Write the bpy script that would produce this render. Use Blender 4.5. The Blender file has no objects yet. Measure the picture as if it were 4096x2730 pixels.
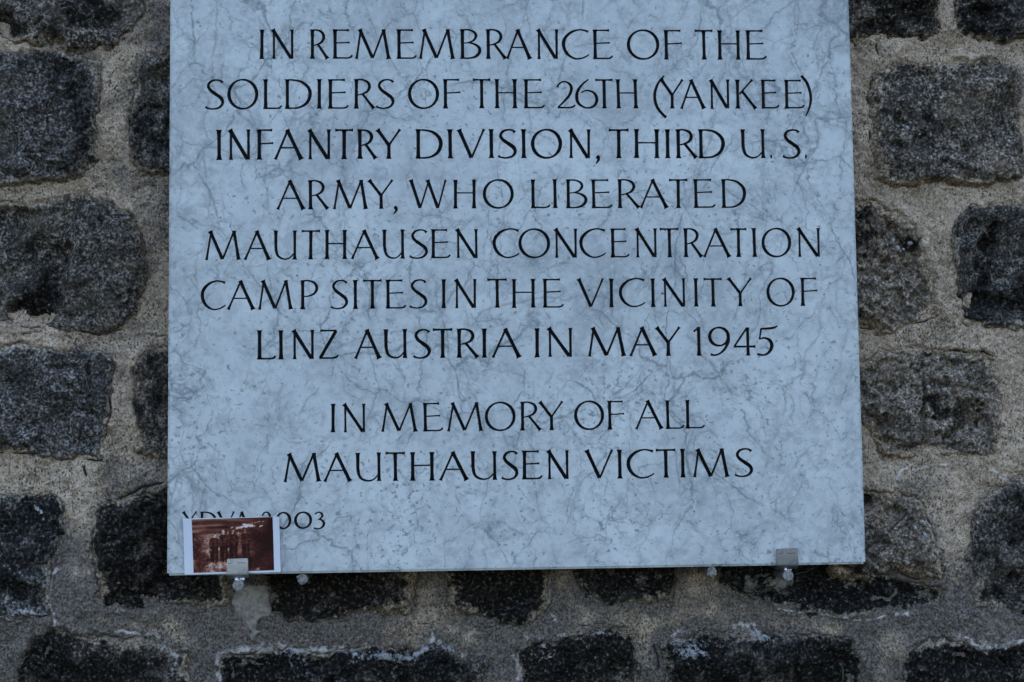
import bpy, bmesh, math, random
import numpy as np
from mathutils import Vector, Matrix

S = bpy.context.scene
COL = S.collection
random.seed(7)
Z0 = 1.5                                   # eye height; the wall is described relative to it
K = 4096 / 2353.0                          # full view coordinates -> photo pixels

# ------------------------------------------------------------------ camera
F, CX, CY, DIST = 50 / 36 * 4096, 2048.0, 1365.0, 1.634
yaw, pit, rol = 0.05385172, 0.07400482, -0.0121546
fw = np.array([math.sin(yaw) * math.cos(pit), math.cos(yaw) * math.cos(pit), math.sin(pit)])
rt = np.array([math.cos(yaw), -math.sin(yaw), 0.0])
up = np.cross(rt, fw)
RX = math.cos(rol) * rt + math.sin(rol) * up
UP = -math.sin(rol) * rt + math.cos(rol) * up
cam = bpy.data.cameras.new('camera')
cam.lens, cam.sensor_width, cam.clip_start, cam.clip_end = 50, 36, 0.05, 200
co = bpy.data.objects.new('camera', cam)
COL.objects.link(co)
m = Matrix.Identity(4)
for i in range(3):
    m[i][0], m[i][1], m[i][2] = RX[i], UP[i], -fw[i]
m[0][3], m[1][3], m[2][3] = 0, -DIST, Z0
co.matrix_world = m
S.camera = co

# ------------------------------------------------------------------ sky, sun, exposure: open shade, the sun stands behind the wall
SUN_EL, SUN_AZ = math.radians(74), math.radians(18)
W = bpy.data.worlds.new('World')
S.world = W
W.use_nodes = True
wn = W.node_tree.nodes
bg = wn['Background']
sky = wn.new('ShaderNodeTexSky')
sky.sky_type = 'NISHITA'
sky.sun_disc = False
sky.sun_elevation = SUN_EL
sky.sun_rotation = SUN_AZ
sky.air_density, sky.dust_density, sky.ozone_density = 1.0, 1.5, 2.2
W.node_tree.links.new(sky.outputs[0], bg.inputs[0])
bg.inputs[1].default_value = 0.12
sun = bpy.data.lights.new('sun', 'SUN')
sun.energy, sun.angle, sun.color = 2.5, math.radians(0.5), (1.0, 0.95, 0.88)
so = bpy.data.objects.new('sun', sun)
COL.objects.link(so)
sd = Vector((math.sin(SUN_AZ) * math.cos(SUN_EL), math.cos(SUN_AZ) * math.cos(SUN_EL), math.sin(SUN_EL)))
so.rotation_euler = sd.to_track_quat('Z', 'Y').to_euler()
so.location = (1, 3, 5)
S.view_settings.view_transform = 'Standard'
S.view_settings.look = 'None'
S.view_settings.gamma = 1
S.view_settings.use_curve_mapping = False
S.view_settings.exposure = 1.95


def px(u, v, Y=0.0):
    """photo pixel (4096 wide) -> X, Z (relative to eye height) on the vertical plane at depth Y"""
    a, b = (u - CX) / F, -(v - CY) / F
    d = RX * a + UP * b + fw
    t = (Y + DIST) / d[1]
    return d[0] * t, d[2] * t


def dp(u, v, Y=0.0):
    return px(u * K, v * K, Y)


# ------------------------------------------------------------------ object helpers
def link(name, me, mat=None, parent=None):
    o = bpy.data.objects.new(name, me)
    COL.objects.link(o)
    if mat is not None and not me.materials:
        me.materials.append(mat)
    if parent is not None:
        o.parent = parent
    return o


def empty(name, loc):
    o = bpy.data.objects.new(name, None)
    COL.objects.link(o)
    o.location = loc
    o.empty_display_size = 0.03
    return o


def tag(o, label, cat, group=None, kind=None):
    if label: o['label'] = label
    if cat: o['category'] = cat
    if group: o['group'] = group
    if kind: o['kind'] = kind
    return o


def bm_obj(name, bm, mat, parent=None, smooth=True):
    me = bpy.data.meshes.new(name)
    bm.normal_update()
    bm.to_mesh(me)
    bm.free()
    if smooth:
        me.polygons.foreach_set('use_smooth', [True] * len(me.polygons))
    return link(name, me, mat, parent)


# ------------------------------------------------------------------ noise
def _h(ix, iy, seed):
    h = (ix.astype(np.int64) * 374761393 + iy.astype(np.int64) * 668265263 + seed * 974634777) & 0xFFFFFFFF
    h = ((h ^ (h >> 13)) * 1274126177) & 0xFFFFFFFF
    h = ((h ^ (h >> 16)) * 2246822519) & 0xFFFFFFFF
    return ((h ^ (h >> 15)) & 0xFFFFFF) / float(0xFFFFFF)


def vnoise(x, y, seed=0):
    ix, iy = np.floor(x), np.floor(y)
    fx, fy = x - ix, y - iy
    fx, fy = fx * fx * fx * (fx * (fx * 6 - 15) + 10), fy * fy * fy * (fy * (fy * 6 - 15) + 10)
    a, b = _h(ix, iy, seed), _h(ix + 1, iy, seed)
    c, d = _h(ix, iy + 1, seed), _h(ix + 1, iy + 1, seed)
    return (a + (b - a) * fx) * (1 - fy) + (c + (d - c) * fx) * fy


def fbm(x, y, size, octv=4, seed=0, gain=0.5):
    s, amp, tot = 0, 1.0, 0.0
    for o in range(octv):
        k = 2.0 ** o / size
        c, n = math.cos(o * 1.1 + seed), math.sin(o * 1.1 + seed)
        s = s + amp * vnoise((x * c - y * n) * k + 31.7 * o, (x * n + y * c) * k + 17.3 * o, seed + o * 13)
        tot += amp
        amp *= gain
    return s / tot * 2 - 1                 # about -1..1, mostly within +-0.5


def sst(a, b, x):
    t = np.clip((x - a) / (b - a), 0, 1)
    return t * t * (3 - 2 * t)


def polydist(X, Z, pts, closed=True):
    """signed distance for a closed polygon (negative inside), plain distance for an open line"""
    P = np.array(pts, float)
    n = len(P)
    d2 = np.full(X.shape, 1e9)
    inside = np.zeros(X.shape, bool)
    for i in range(n if closed else n - 1):
        a, b = P[i], P[(i + 1) % n]
        e = b - a
        t = np.clip(((X - a[0]) * e[0] + (Z - a[1]) * e[1]) / max(e @ e, 1e-12), 0, 1)
        d2 = np.minimum(d2, (X - a[0] - t * e[0]) ** 2 + (Z - a[1] - t * e[1]) ** 2)
        if closed:
            c = (a[1] > Z) != (b[1] > Z)
            with np.errstate(divide='ignore', invalid='ignore'):
                inside ^= c & (X < e[0] * (Z - a[1]) / (e[1] if e[1] else 1e-12) + a[0])
    d = np.sqrt(d2)
    return np.where(inside, -d, d) if closed else d


# ------------------------------------------------------------------ materials
def N(nt, t, **kw):
    n = nt.nodes.new(t)
    for k, v in kw.items():
        if k.startswith('i_'):
            n.inputs[int(k[2:]) if k[2:].isdigit() else k[2:].replace('_', ' ')].default_value = v
        else:
            setattr(n, k, v)
    return n


class Mat:
    def __init__(s, name):
        s.m = bpy.data.materials.new(name)
        s.m.use_nodes = True
        s.nt = s.m.node_tree
        s.b = s.nt.nodes['Principled BSDF']
        s.tc = N(s.nt, 'ShaderNodeTexCoord')
        s.co = s.tc.outputs['Object']

    def L(s, a, b): s.nt.links.new(a, b)

    def noise(s, scale, detail=4, rough=0.55, dist=0.0, vec=None, dims='3D'):
        n = N(s.nt, 'ShaderNodeTexNoise')
        n.inputs['Scale'].default_value = scale
        n.inputs['Detail'].default_value = detail
        n.inputs['Roughness'].default_value = rough
        n.inputs['Distortion'].default_value = dist
        s.L(vec or s.co, n.inputs['Vector'])
        return n

    def vor(s, scale, feature='F1', vec=None, rand=1.0):
        n = N(s.nt, 'ShaderNodeTexVoronoi', feature=feature)
        n.inputs['Scale'].default_value = scale
        n.inputs['Randomness'].default_value = rand
        s.L(vec or s.co, n.inputs['Vector'])
        return n

    def rng(s, sock, a, b, c=0.0, d=1.0, smooth=True):
        n = N(s.nt, 'ShaderNodeMapRange', interpolation_type='SMOOTHSTEP' if smooth else 'LINEAR')
        for i, v in zip((1, 2, 3, 4), (a, b, c, d)): n.inputs[i].default_value = v
        s.L(sock, n.inputs[0])
        return n.outputs[0]

    def math(s, op, a, b=None, clamp=False):
        n = N(s.nt, 'ShaderNodeMath', operation=op, use_clamp=clamp)
        for i, v in enumerate((a, b)):
            if v is None: continue
            if isinstance(v, (int, float)): n.inputs[i].default_value = v
            else: s.L(v, n.inputs[i])
        return n.outputs[0]

    def mix(s, fac, a, b, mode='MIX'):
        n = N(s.nt, 'ShaderNodeMix', data_type='RGBA', blend_type=mode)
        for i, v in ((0, fac), (6, a), (7, b)):
            if isinstance(v, (int, float)): n.inputs[i].default_value = v
            elif isinstance(v, tuple): n.inputs[i].default_value = (*v, 1)
            else: s.L(v, n.inputs[i])
        return n.outputs[2]

    def ramp(s, sock, stops):
        n = N(s.nt, 'ShaderNodeValToRGB')
        el = n.color_ramp.elements
        while len(el) < len(stops): el.new(0.5)
        for e, (p, c) in zip(el, stops):
            e.position = p
            e.color = (*c, 1)
        s.L(sock, n.inputs[0])
        return n.outputs[0]

    def attr(s, name):
        n = N(s.nt, 'ShaderNodeAttribute', attribute_name=name)
        return n.outputs['Fac']

    def warp(s, scale, amp, vec=None, detail=2):
        n = s.noise(scale, detail, vec=vec)
        a = N(s.nt, 'ShaderNodeVectorMath', operation='SUBTRACT', i_1=(0.5, 0.5, 0.5))
        s.L(n.outputs['Color'], a.inputs[0])
        b = N(s.nt, 'ShaderNodeVectorMath', operation='SCALE')
        b.inputs['Scale'].default_value = amp
        s.L(a.outputs[0], b.inputs[0])
        c = N(s.nt, 'ShaderNodeVectorMath', operation='ADD')
        s.L(vec or s.co, c.inputs[0])
        s.L(b.outputs[0], c.inputs[1])
        return c.outputs[0]

    def stretch(s, sc, vec=None, rot=(0, 0, 0)):
        n = N(s.nt, 'ShaderNodeMapping')
        n.inputs['Scale'].default_value = sc
        n.inputs['Rotation'].default_value = rot
        s.L(vec or s.co, n.inputs['Vector'])
        return n.outputs[0]

    def bump(s, h, strength, dist):
        n = N(s.nt, 'ShaderNodeBump')
        n.inputs['Strength'].default_value = strength
        n.inputs['Distance'].default_value = dist
        s.L(h, n.inputs['Height'])
        s.L(n.outputs[0], s.b.inputs['Normal'])

    def fin(s, col=None, rough=0.6, metal=0.0, spec=0.5):
        if col is not None:
            if isinstance(col, tuple): s.b.inputs['Base Color'].default_value = (*col, 1)
            else: s.L(col, s.b.inputs['Base Color'])
        if isinstance(rough, (int, float)): s.b.inputs['Roughness'].default_value = rough
        else: s.L(rough, s.b.inputs['Roughness'])
        s.b.inputs['Metallic'].default_value = metal
        s.b.inputs['Specular IOR Level'].default_value = spec
        return s.m


LIME = (0.42, 0.42, 0.41)


def granite(name, pebbly=False):
    M = Mat(name)
    dark, lime, patch, tanv = M.attr('dark'), M.attr('lime'), M.attr('patch'), M.attr('tan')
    # crystal grain: light feldspar among dark mica, 2-5 mm
    g1 = M.noise(330, 2, 0.55).outputs[0]
    g2 = M.noise(150, 3, 0.6).outputs[0]
    gs = M.math('ADD', M.math('MULTIPLY', g1, 0.62), M.math('MULTIPLY', g2, 0.38))
    if pebbly:
        base = M.ramp(gs, [(0.36, (0.012, 0.011, 0.009)), (0.45, (0.058, 0.052, 0.043)), (0.54, (0.125, 0.113, 0.094)), (0.66, (0.32, 0.30, 0.26))])
    else:
        base = M.ramp(gs, [(0.39, (0.009, 0.009, 0.008)), (0.465, (0.034, 0.031, 0.027)), (0.535, (0.085, 0.077, 0.064)), (0.65, (0.26, 0.243, 0.21))])
    big = M.noise(14, 4).outputs[0]
    base = M.mix(M.rng(big, 0.45, 0.7, 0.0, 0.38), base, M.mix(g1, (0.05, 0.038, 0.024), (0.15, 0.12, 0.08)))     # brownish weathering
    tone = M.noise(32, 6, 0.65).outputs[0]
    base = M.mix(M.rng(tone, 0.36, 0.54, 0.62, 0.0), base, (0.014, 0.013, 0.011))
    # black biological crust with small pale specks
    cr = M.noise(240, 4, 0.65).outputs[0]
    crust = M.ramp(cr, [(0.40, (0.0035, 0.0034, 0.0030)), (0.53, (0.012, 0.011, 0.009)), (0.62, (0.045, 0.041, 0.033)), (0.72, (0.22, 0.20, 0.165))])
    cm = M.noise(45, 6, 0.65, vec=M.stretch((1, 1, 0.8))).outputs[0]
    fac = M.math('ADD', dark, M.math('MULTIPLY', M.math('SUBTRACT', cm, 0.5), 2.2), True)
    c = M.mix(M.rng(fac, 0.22, 0.62), base, crust)
    # mortar smeared thinly over the rim
    mn = M.noise(300, 3, 0.6).outputs[0]
    tanc = M.ramp(mn, [(0.36, (0.05, 0.040, 0.028)), (0.5, (0.18, 0.150, 0.108)), (0.64, (0.34, 0.295, 0.225))])
    te = M.math('ADD', tanv, M.math('MULTIPLY', M.math('SUBTRACT', M.noise(110, 4, 0.7).outputs[0], 0.5), 1.8), True)
    c = M.mix(M.rng(te, 0.38, 0.72, 0.0, 0.92), c, tanc)
    pe = M.math('ADD', patch, M.math('MULTIPLY', M.math('SUBTRACT', M.noise(80, 6, 0.7).outputs[0], 0.5), 2.2), True)
    c = M.mix(M.rng(pe, 0.45, 0.6), c, M.mix(M.rng(M.noise(120, 5, 0.7).outputs[0], 0.35, 0.65), (0.085, 0.075, 0.058), (0.23, 0.205, 0.165)))
    le = M.math('ADD', lime, M.math('MULTIPLY', M.math('SUBTRACT', M.noise(120, 6, 0.8).outputs[0], 0.50), 3.6), True)
    c = M.mix(M.math('MULTIPLY', M.rng(le, 0.50, 1.05), 0.72), c, LIME)
    vs = N(M.nt, 'ShaderNodeVectorMath', operation='SCALE')
    M.L(c, vs.inputs[0])
    M.L(M.attr('gain'), vs.inputs['Scale'])
    c = M.mix(1.0, vs.outputs[0], M.mix(M.attr('warm'), (1.22, 1.22, 1.28), (1.46, 1.26, 1.10)), 'MULTIPLY')
    M.bump(gs, 0.7, 0.0022)
    return M.fin(c, 0.92, spec=0.12)


def mortar_mat():
    M = Mat('mortar')
    grime_shade, lime, patch, crack = M.attr('dark'), M.attr('lime'), M.attr('patch'), M.attr('crack')
    n1 = M.noise(24, 5, 0.6).outputs[0]
    n2 = M.noise(330, 3, 0.65).outputs[0]
    n3 = M.noise(120, 4, 0.6).outputs[0]
    c = M.ramp(n1, [(0.34, (0.165, 0.132, 0.090)), (0.52, (0.245, 0.200, 0.142)), (0.68, (0.33, 0.285, 0.215))])
    c = M.mix(M.rng(n2, 0.42, 0.62, 0.0, 0.6), c, (0.43, 0.375, 0.285))
    c = M.mix(M.rng(n3, 0.30, 0.52, 0.65, 0.0), c, (0.095, 0.076, 0.053))
    gr_ = M.noise(520, 2, 0.6).outputs[0]
    c = M.mix(M.rng(gr_, 0.36, 0.5, 0.6, 0.0), c, (0.075, 0.060, 0.043))
    # black dots of mould, slightly drawn out downwards
    sp = M.noise(400, 2, 0.5, vec=M.stretch((1.15, 1, 0.75))).outputs[0]
    sm = M.noise(18, 4).outputs[0]
    th = M.math('ADD', sp, M.math('MULTIPLY', M.math('SUBTRACT', sm, 0.5), 0.30))
    th = M.math('ADD', th, M.math('MULTIPLY', grime_shade, 0.06))
    c = M.mix(M.rng(th, 0.565, 0.68, 0.0, 0.85), c, (0.022, 0.020, 0.016))
    # grey-black veil low on the wall: grime plus shade painted under the plaque
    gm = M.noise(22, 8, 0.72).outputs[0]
    gf = M.math('ADD', grime_shade, M.math('MULTIPLY', M.math('SUBTRACT', gm, 0.5), 2.4), True)
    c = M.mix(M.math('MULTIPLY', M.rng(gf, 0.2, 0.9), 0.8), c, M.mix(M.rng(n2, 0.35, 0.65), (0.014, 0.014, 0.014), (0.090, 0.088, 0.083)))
    pe = M.math('ADD', patch, M.math('MULTIPLY', M.math('SUBTRACT', M.noise(80, 6, 0.7).outputs[0], 0.5), 2.2), True)
    c = M.mix(M.rng(pe, 0.45, 0.6), c, M.mix(M.rng(M.noise(120, 5, 0.7).outputs[0], 0.35, 0.65), (0.12, 0.115, 0.098), (0.21, 0.205, 0.18)))
    le = M.math('ADD', lime, M.math('MULTIPLY', M.math('SUBTRACT', M.noise(120, 6, 0.8).outputs[0], 0.50), 3.6), True)
    c = M.mix(M.math('MULTIPLY', M.rng(le, 0.50, 1.05), 0.72), c, LIME)
    c = M.mix(M.rng(crack, 0.35, 0.8), c, (0.02, 0.018, 0.015))
    c = M.mix(1.0, c, (1.70, 1.53, 1.45), 'MULTIPLY')
    M.bump(M.math('ADD', n2, M.math('MULTIPLY', sp, -0.6)), 0.7, 0.0022)
    return M.fin(c, 0.92, spec=0.15)


def marble_mat():
    M = Mat('marble')
    w1 = M.warp(6, 0.09)
    w2 = M.warp(34, 0.020, w1, 3)
    w3 = M.warp(130, 0.0065, w2, 3)
    cl = M.noise(8, 8, 0.66, 0.3, w1).outputs[0]
    c = M.ramp(cl, [(0.31, (0.38, 0.385, 0.385)), (0.45, (0.54, 0.54, 0.535)), (0.62, (0.65, 0.645, 0.63))])
    ml = M.noise(40, 8, 0.72, 0.2, M.stretch((1.0, 1, 1.3))).outputs[0]
    c = M.mix(M.rng(ml, 0.37, 0.53, 0.52, 0.0), c, (0.34, 0.345, 0.355))
    hz = M.noise(120, 5, 0.65).outputs[0]
    c = M.mix(M.rng(hz, 0.52, 0.7, 0.0, 0.45), c, (0.68, 0.68, 0.67))
    c = M.mix(M.rng(hz, 0.30, 0.45, 0.4, 0.0), c, (0.34, 0.35, 0.36))
    # veins: a broken net of jagged hairlines at several sizes
    for sc, wd, lo, st, col in ((5.5, 0.0125, 0.43, 0.78, (0.16, 0.18, 0.185)), (11, 0.019, 0.45, 0.74, (0.165, 0.19, 0.195)), (21, 0.028, 0.48, 0.70, (0.18, 0.21, 0.215)), (3.2, 0.0075, 0.42, 0.5, (0.17, 0.18, 0.185)), (8.3, 0.011, 0.44, 0.62, (0.19, 0.2, 0.205)), (14, 0.016, 0.45, 0.6, (0.2, 0.21, 0.215)), (30, 0.03, 0.47, 0.5, (0.24, 0.25, 0.255))):
        v = M.vor(sc, 'DISTANCE_TO_EDGE', M.stretch((1.15, 1, 0.75), w3, (0, {11: 0.55, 3.2: 0.6, 8.3: 0.9, 14: -0.15, 30: 0.7}.get(sc, -0.5), 0))).outputs['Distance']
        keep = M.rng(M.noise(sc * 0.9, 4, 0.6, vec=M.stretch((1, 1, 1), None, (0.3 * sc, 0, 0))).outputs[0], lo, lo + 0.12)
        brk = M.rng(M.noise(90, 3, 0.6).outputs[0], 0.36, 0.52, 0.45, 1.0)
        thin = M.math('MULTIPLY', M.rng(v, 0.0, wd, 1.0, 0.0), brk)
        soft = M.math('MULTIPLY', M.rng(v, 0.0, wd * 7, 1.0, 0.0), M.rng(hz, 0.36, 0.62, 0.30, 0.04))
        c = M.mix(M.math('MULTIPLY', M.math('MAXIMUM', thin, soft), M.math('MULTIPLY', keep, st)), c, col)
    # grey crystal blots, denser lower down on the slab
    zz = N(M.nt, 'ShaderNodeSeparateXYZ')
    M.L(M.co, zz.inputs[0])
    low = M.rng(zz.outputs[2], -0.15, 0.35, 0.022, 0.0, False)
    bl = M.math('ADD', M.noise(150, 3, 0.6, 0.2, M.stretch((1.0, 1, 1.1), None, (0, 0.5, 0))).outputs[0], M.math('ADD', low, M.math('MULTIPLY', M.math('SUBTRACT', M.noise(9, 5, 0.65).outputs[0], 0.5), 0.36)))
    c = M.mix(M.rng(bl, 0.605, 0.70, 0.0, 0.85), c, (0.22, 0.225, 0.24))
    b2 = M.noise(30, 7, 0.7, 0.3, w3).outputs[0]
    c = M.mix(M.rng(b2, 0.58, 0.70, 0.0, 0.55), c, (0.28, 0.285, 0.30))
    # pin-size rusty pits
    pv = M.vor(26)
    pr = N(M.nt, 'ShaderNodeSeparateColor')
    M.L(pv.outputs['Color'], pr.inputs[0])
    pit = M.math('MULTIPLY', M.rng(pv.outputs['Distance'], 0.025, 0.045, 1.0, 0.0), M.rng(pr.outputs[0], 0.62, 0.64))
    c = M.mix(pit, c, (0.06, 0.04, 0.03))
    c = M.mix(1.0, c, (0.975, 1.005, 0.965), 'MULTIPLY')
    sc = M.noise(60, 3, 0.5, vec=M.stretch((8, 1, 1), None, (0, 0.6, 0))).outputs[0]
    M.bump(M.math('ADD', M.noise(140, 3).outputs[0], M.math('MULTIPLY', sc, 0.7)), 0.06, 0.001)
    return M.fin(c, M.rng(ml, 0.3, 0.7, 0.42, 0.55), spec=0.35)


def paint_mat():
    M = Mat('black_letter_paint')
    n = M.noise(350, 4, 0.6).outputs[0]
    M.bump(n, 0.35, 0.0008)
    return M.fin(M.mix(M.rng(n, 0.55, 0.75, 0.0, 0.6), (0.0055, 0.0055, 0.006), (0.022, 0.021, 0.020)), 0.30, spec=0.6)


def steel_mat(name, base=(0.42, 0.41, 0.39), rough=0.38, brushed=True, scr=None, dirty=0.4):
    M = Mat(name)
    br = M.noise(90, 4, 0.6, vec=M.stretch((1, 1, 14) if brushed else (1, 1, 1))).outputs[0]
    d = M.noise(120, 4, 0.6).outputs[0]
    c = M.mix(M.rng(br, 0.35, 0.65), tuple(b * 0.88 for b in base), tuple(min(b * 1.1, 1) for b in base))
    c = M.mix(M.rng(d, 0.52, 0.72, 0.0, dirty), c, (0.10, 0.085, 0.065))
    if scr:                                 # two short dark scratches across the face of the clip
        s = N(M.nt, 'ShaderNodeSeparateXYZ')
        M.L(M.co, s.inputs[0])
        for x0, x1, z, w in scr:
            mx = M.math('MULTIPLY', M.rng(s.outputs[0], x0 - .0004, x0 + .0004), M.rng(s.outputs[0], x1 - .0012, x1 + .0006, 1, 0))
            zc = M.math('ABSOLUTE', M.math('SUBTRACT', s.outputs[2], z))
            c = M.mix(M.math('MULTIPLY', mx, M.rng(zc, w * .6, w, 1, 0)), c, (0.035, 0.03, 0.028))
    M.bump(br, 0.12, 0.0006)
    return M.fin(c, M.rng(d, 0.4, 0.7, rough, rough + 0.2), metal=1.0 if scr is not None or brushed else 0.85)


def sawn_mat():
    M = Mat('sawn_metal_end')
    n = M.noise(160, 4, 0.6).outputs[0]
    k = M.noise(700, 2, 0.6).outputs[0]
    c = M.mix(M.rng(n, 0.4, 0.6), (0.15, 0.14, 0.12), (0.31, 0.295, 0.26))
    c = M.mix(M.rng(k, 0.58, 0.7, 0, 0.8), c, (0.07, 0.062, 0.05))
    M.bump(n, 0.5, 0.001)
    return M.fin(c, 0.6, metal=0.35)


def plain(name, col, col2=None, rough=0.7, sc=200, spec=0.4):
    M = Mat(name)
    n = M.noise(sc, 4, 0.6).outputs[0]
    M.bump(n, 0.25, 0.0006)
    return M.fin(M.mix(M.rng(n, 0.38, 0.62), col, col2 or tuple(c * 0.7 for c in col)), rough, spec=spec)


def print_mat():
    M = Mat('sepia_print')
    a = N(M.nt, 'ShaderNodeAttribute', attribute_name='ink')
    n = M.noise(900, 2, 0.5).outputs[0]
    c = M.mix(M.rng(n, 0.3, 0.7, 0.0, 0.2), a.outputs['Color'], (0.06, 0.022, 0.015))
    return M.fin(c, 0.5, spec=0.12)


M_GRAN, M_PEB, M_MORT, M_MARB, M_PAINT = granite('granite'), granite('pebbly_stone', True), mortar_mat(), marble_mat(), paint_mat()
M_ROD = steel_mat('steel_rod', (0.30, 0.295, 0.29), 0.42, False)
M_WELD = steel_mat('weld_metal', (0.62, 0.63, 0.65), 0.16, False, dirty=0.1)
M_SAWN = sawn_mat()
M_PEBBLE = plain('quartz_pebble', (0.42, 0.41, 0.38), (0.22, 0.21, 0.19), 0.5, 260)
M_SHELL = plain('snail_shell', (0.36, 0.35, 0.33), (0.20, 0.19, 0.175), 0.45, 140)
M_PAPER = plain('photo_paper', (0.70, 0.70, 0.73), (0.67, 0.67, 0.70), 0.4, 90)
M_PRINT = print_mat()

# ------------------------------------------------------------------ the stone wall
YB, YP = 0.066, 0.056                      # mortar face; plane on which the outlines were read
DX = 0.0015
wall = empty('stone_wall', (0.1, YB, 0.0))
tag(wall, 'rough wall of dark granite blocks set in thick tan mortar behind the marble plaque', 'wall', None, 'thing')


def wparent(o):
    o.parent = wall
    o.location = (-0.1, -YB, Z0)
    return o


# outlines of the blocks in view: points, dark crust 0..1, face height mm, pebbly
ST = [
    ([(-110, -60), (-110, 90), (0, 78), (45, 97), (110, 97), (185, 106), (242, 108), (271, 92), (304, 70), (326, 22), (330, -60)], .25, 14, 0),
    ([(-110, 121), (0, 121), (92, 123), (183, 134), (223, 145), (227, 176), (219, 220), (220, 278), (213, 366), (180, 405), (110, 419), (-110, 425)], .12, 13, 0),
    ([(318, 127), (306, 180), (304, 240), (300, 293), (311, 352), (322, 396), (350, 400), (480, 394), (480, 125), (380, 124)], .22, 12, 0),
    ([(-110, 474), (30, 460), (110, 451), (190, 453), (258, 476), (300, 502), (325, 560), (333, 610), (328, 667), (308, 716), (274, 750), (185, 752), (66, 746), (-110, 735)], .2, 18, 0),
    ([(-110, 806), (99, 802), (178, 807), (244, 815), (256, 838), (247, 891), (245, 953), (237, 1003), (231, 1062), (158, 1046), (82, 1036), (-110, 1024)], .14, 15, 0),
    ([(339, 800), (326, 832), (313, 888), (310, 944), (323, 996), (316, 1033), (343, 1052), (384, 1059), (480, 1060), (480, 798)], .38, 11, 0),
    ([(-110, 1142), (85, 1143), (120, 1150), (137, 1170), (132, 1234), (118, 1302), (113, 1371), (104, 1405), (62, 1415), (-110, 1418)], .34, 14, 0),
    ([(222, 1182), (250, 1164), (294, 1154), (379, 1127), (480, 1120), (530, 1290), (516, 1330), (511, 1384), (450, 1392), (369, 1391), (362, 1408), (318, 1408), (284, 1405), (239, 1391), (215, 1371), (219, 1302), (216, 1240)], .66, 12, 0),
    ([(619, 1270), (619, 1333), (629, 1396), (656, 1418), (718, 1429), (770, 1418), (804, 1411), (855, 1397), (934, 1405), (941, 1366), (951, 1319), (955, 1270)], .74, 11, 0),
    ([(1026, 1270), (1026, 1319), (1023, 1392), (1043, 1407), (1112, 1414), (1129, 1424), (1163, 1431), (1214, 1424), (1257, 1409), (1269, 1384), (1264, 1315), (1262, 1260)], .92, 12, 0),
    ([(1324, 1250), (1324, 1315), (1334, 1349), (1351, 1366), (1385, 1363), (1406, 1380), (1453, 1384), (1488, 1380), (1546, 1387), (1556, 1360), (1553, 1315), (1550, 1250)], .74, 10, 0),
    ([(79, 1485), (130, 1458), (191, 1463), (308, 1473), (369, 1479), (393, 1511), (424, 1509), (430, 1650), (30, 1650), (44, 1518)], .7, 13, 0),
    ([(506, 1507), (620, 1492), (700, 1502), (804, 1488), (845, 1495), (920, 1508), (1000, 1480), (1036, 1488), (1052, 1525), (1088, 1520), (1115, 1522), (1101, 1568), (1090, 1650), (500, 1650)], .8, 11, 0),
    ([(1190, 1495), (1231, 1483), (1317, 1466), (1402, 1455), (1445, 1466), (1453, 1520), (1450, 1650), (1196, 1650)], .85, 13, 0),
    ([(1532, 1479), (1608, 1461), (1700, 1456), (1790, 1457), (1892, 1478), (1950, 1480), (1977, 1526), (1980, 1650), (1526, 1650)], .72, 12, 0),
    ([(2096, 1500), (2147, 1478), (2216, 1483), (2267, 1497), (2353, 1481), (2460, 1478), (2460, 1650), (2076, 1650), (2083, 1568)], .78, 13, 0),
    ([(1646, 1290), (1650, 1355), (1687, 1365), (1762, 1376), (1841, 1408), (1960, 1416), (2062, 1403), (2158, 1389), (2176, 1361), (2150, 1346), (2103, 1339), (2062, 1320), (2028, 1326), (1950, 1330), (1930, 1290)], .84, 9, 0),
    ([(1890, 1130), (1975, 1120), (2040, 1128), (2090, 1146), (2118, 1170), (2132, 1200), (2151, 1228), (2163, 1273), (2160, 1329), (2104, 1330), (2062, 1305), (2030, 1314), (1987, 1320), (1930, 1322), (1890, 1280)], .30, 17, 1),
    ([(2460, 1108), (2353, 1112), (2286, 1128), (2260, 1161), (2239, 1232), (2229, 1290), (2250, 1359), (2252, 1389), (2301, 1405), (2353, 1420), (2460, 1425)], .55, 13, 0),
    ([(1900, -60), (1900, 90), (1956, 90), (2034, 80), (2130, 79), (2152, 64), (2159, -60)], .36, 13, 0),
    ([(2205, -60), (2203, 52), (2222, 73), (2273, 84), (2353, 77), (2460, 74), (2460, -60)], .40, 15, 0),
    ([(2024, 170), (2060, 146), (2163, 148), (2236, 148), (2287, 150), (2333, 160), (2345, 190), (2345, 293), (2350, 390), (2334, 408), (2287, 425), (2247, 425), (2181, 416), (2100, 421), (2027, 403), (2012, 330), (2008, 220)], .08, 16, 0),
    ([(2218, 482), (2240, 475), (2276, 472), (2353, 467), (2460, 465), (2460, 755), (2353, 751), (2291, 751), (2220, 740), (2213, 690), (2212, 648), (2197, 593), (2199, 531)], .42, 17, 0),
    ([(1880, 484), (1970, 481), (2020, 475), (2071, 491), (2108, 518), (2134, 574), (2151, 656), (2161, 720), (2100, 744), (2034, 757), (1976, 745), (1880, 745)], .26, 12, 1),
    ([(1960, 835), (1987, 831), (2020, 822), (2031, 814), (2089, 808), (2181, 810), (2273, 807), (2288, 824), (2298, 875), (2302, 930), (2294, 1004), (2282, 1038), (2218, 1042), (2144, 1040), (2100, 1046), (2034, 1037), (2009, 993), (1980, 967), (1950, 960)], .16, 15, 1),
]
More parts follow.
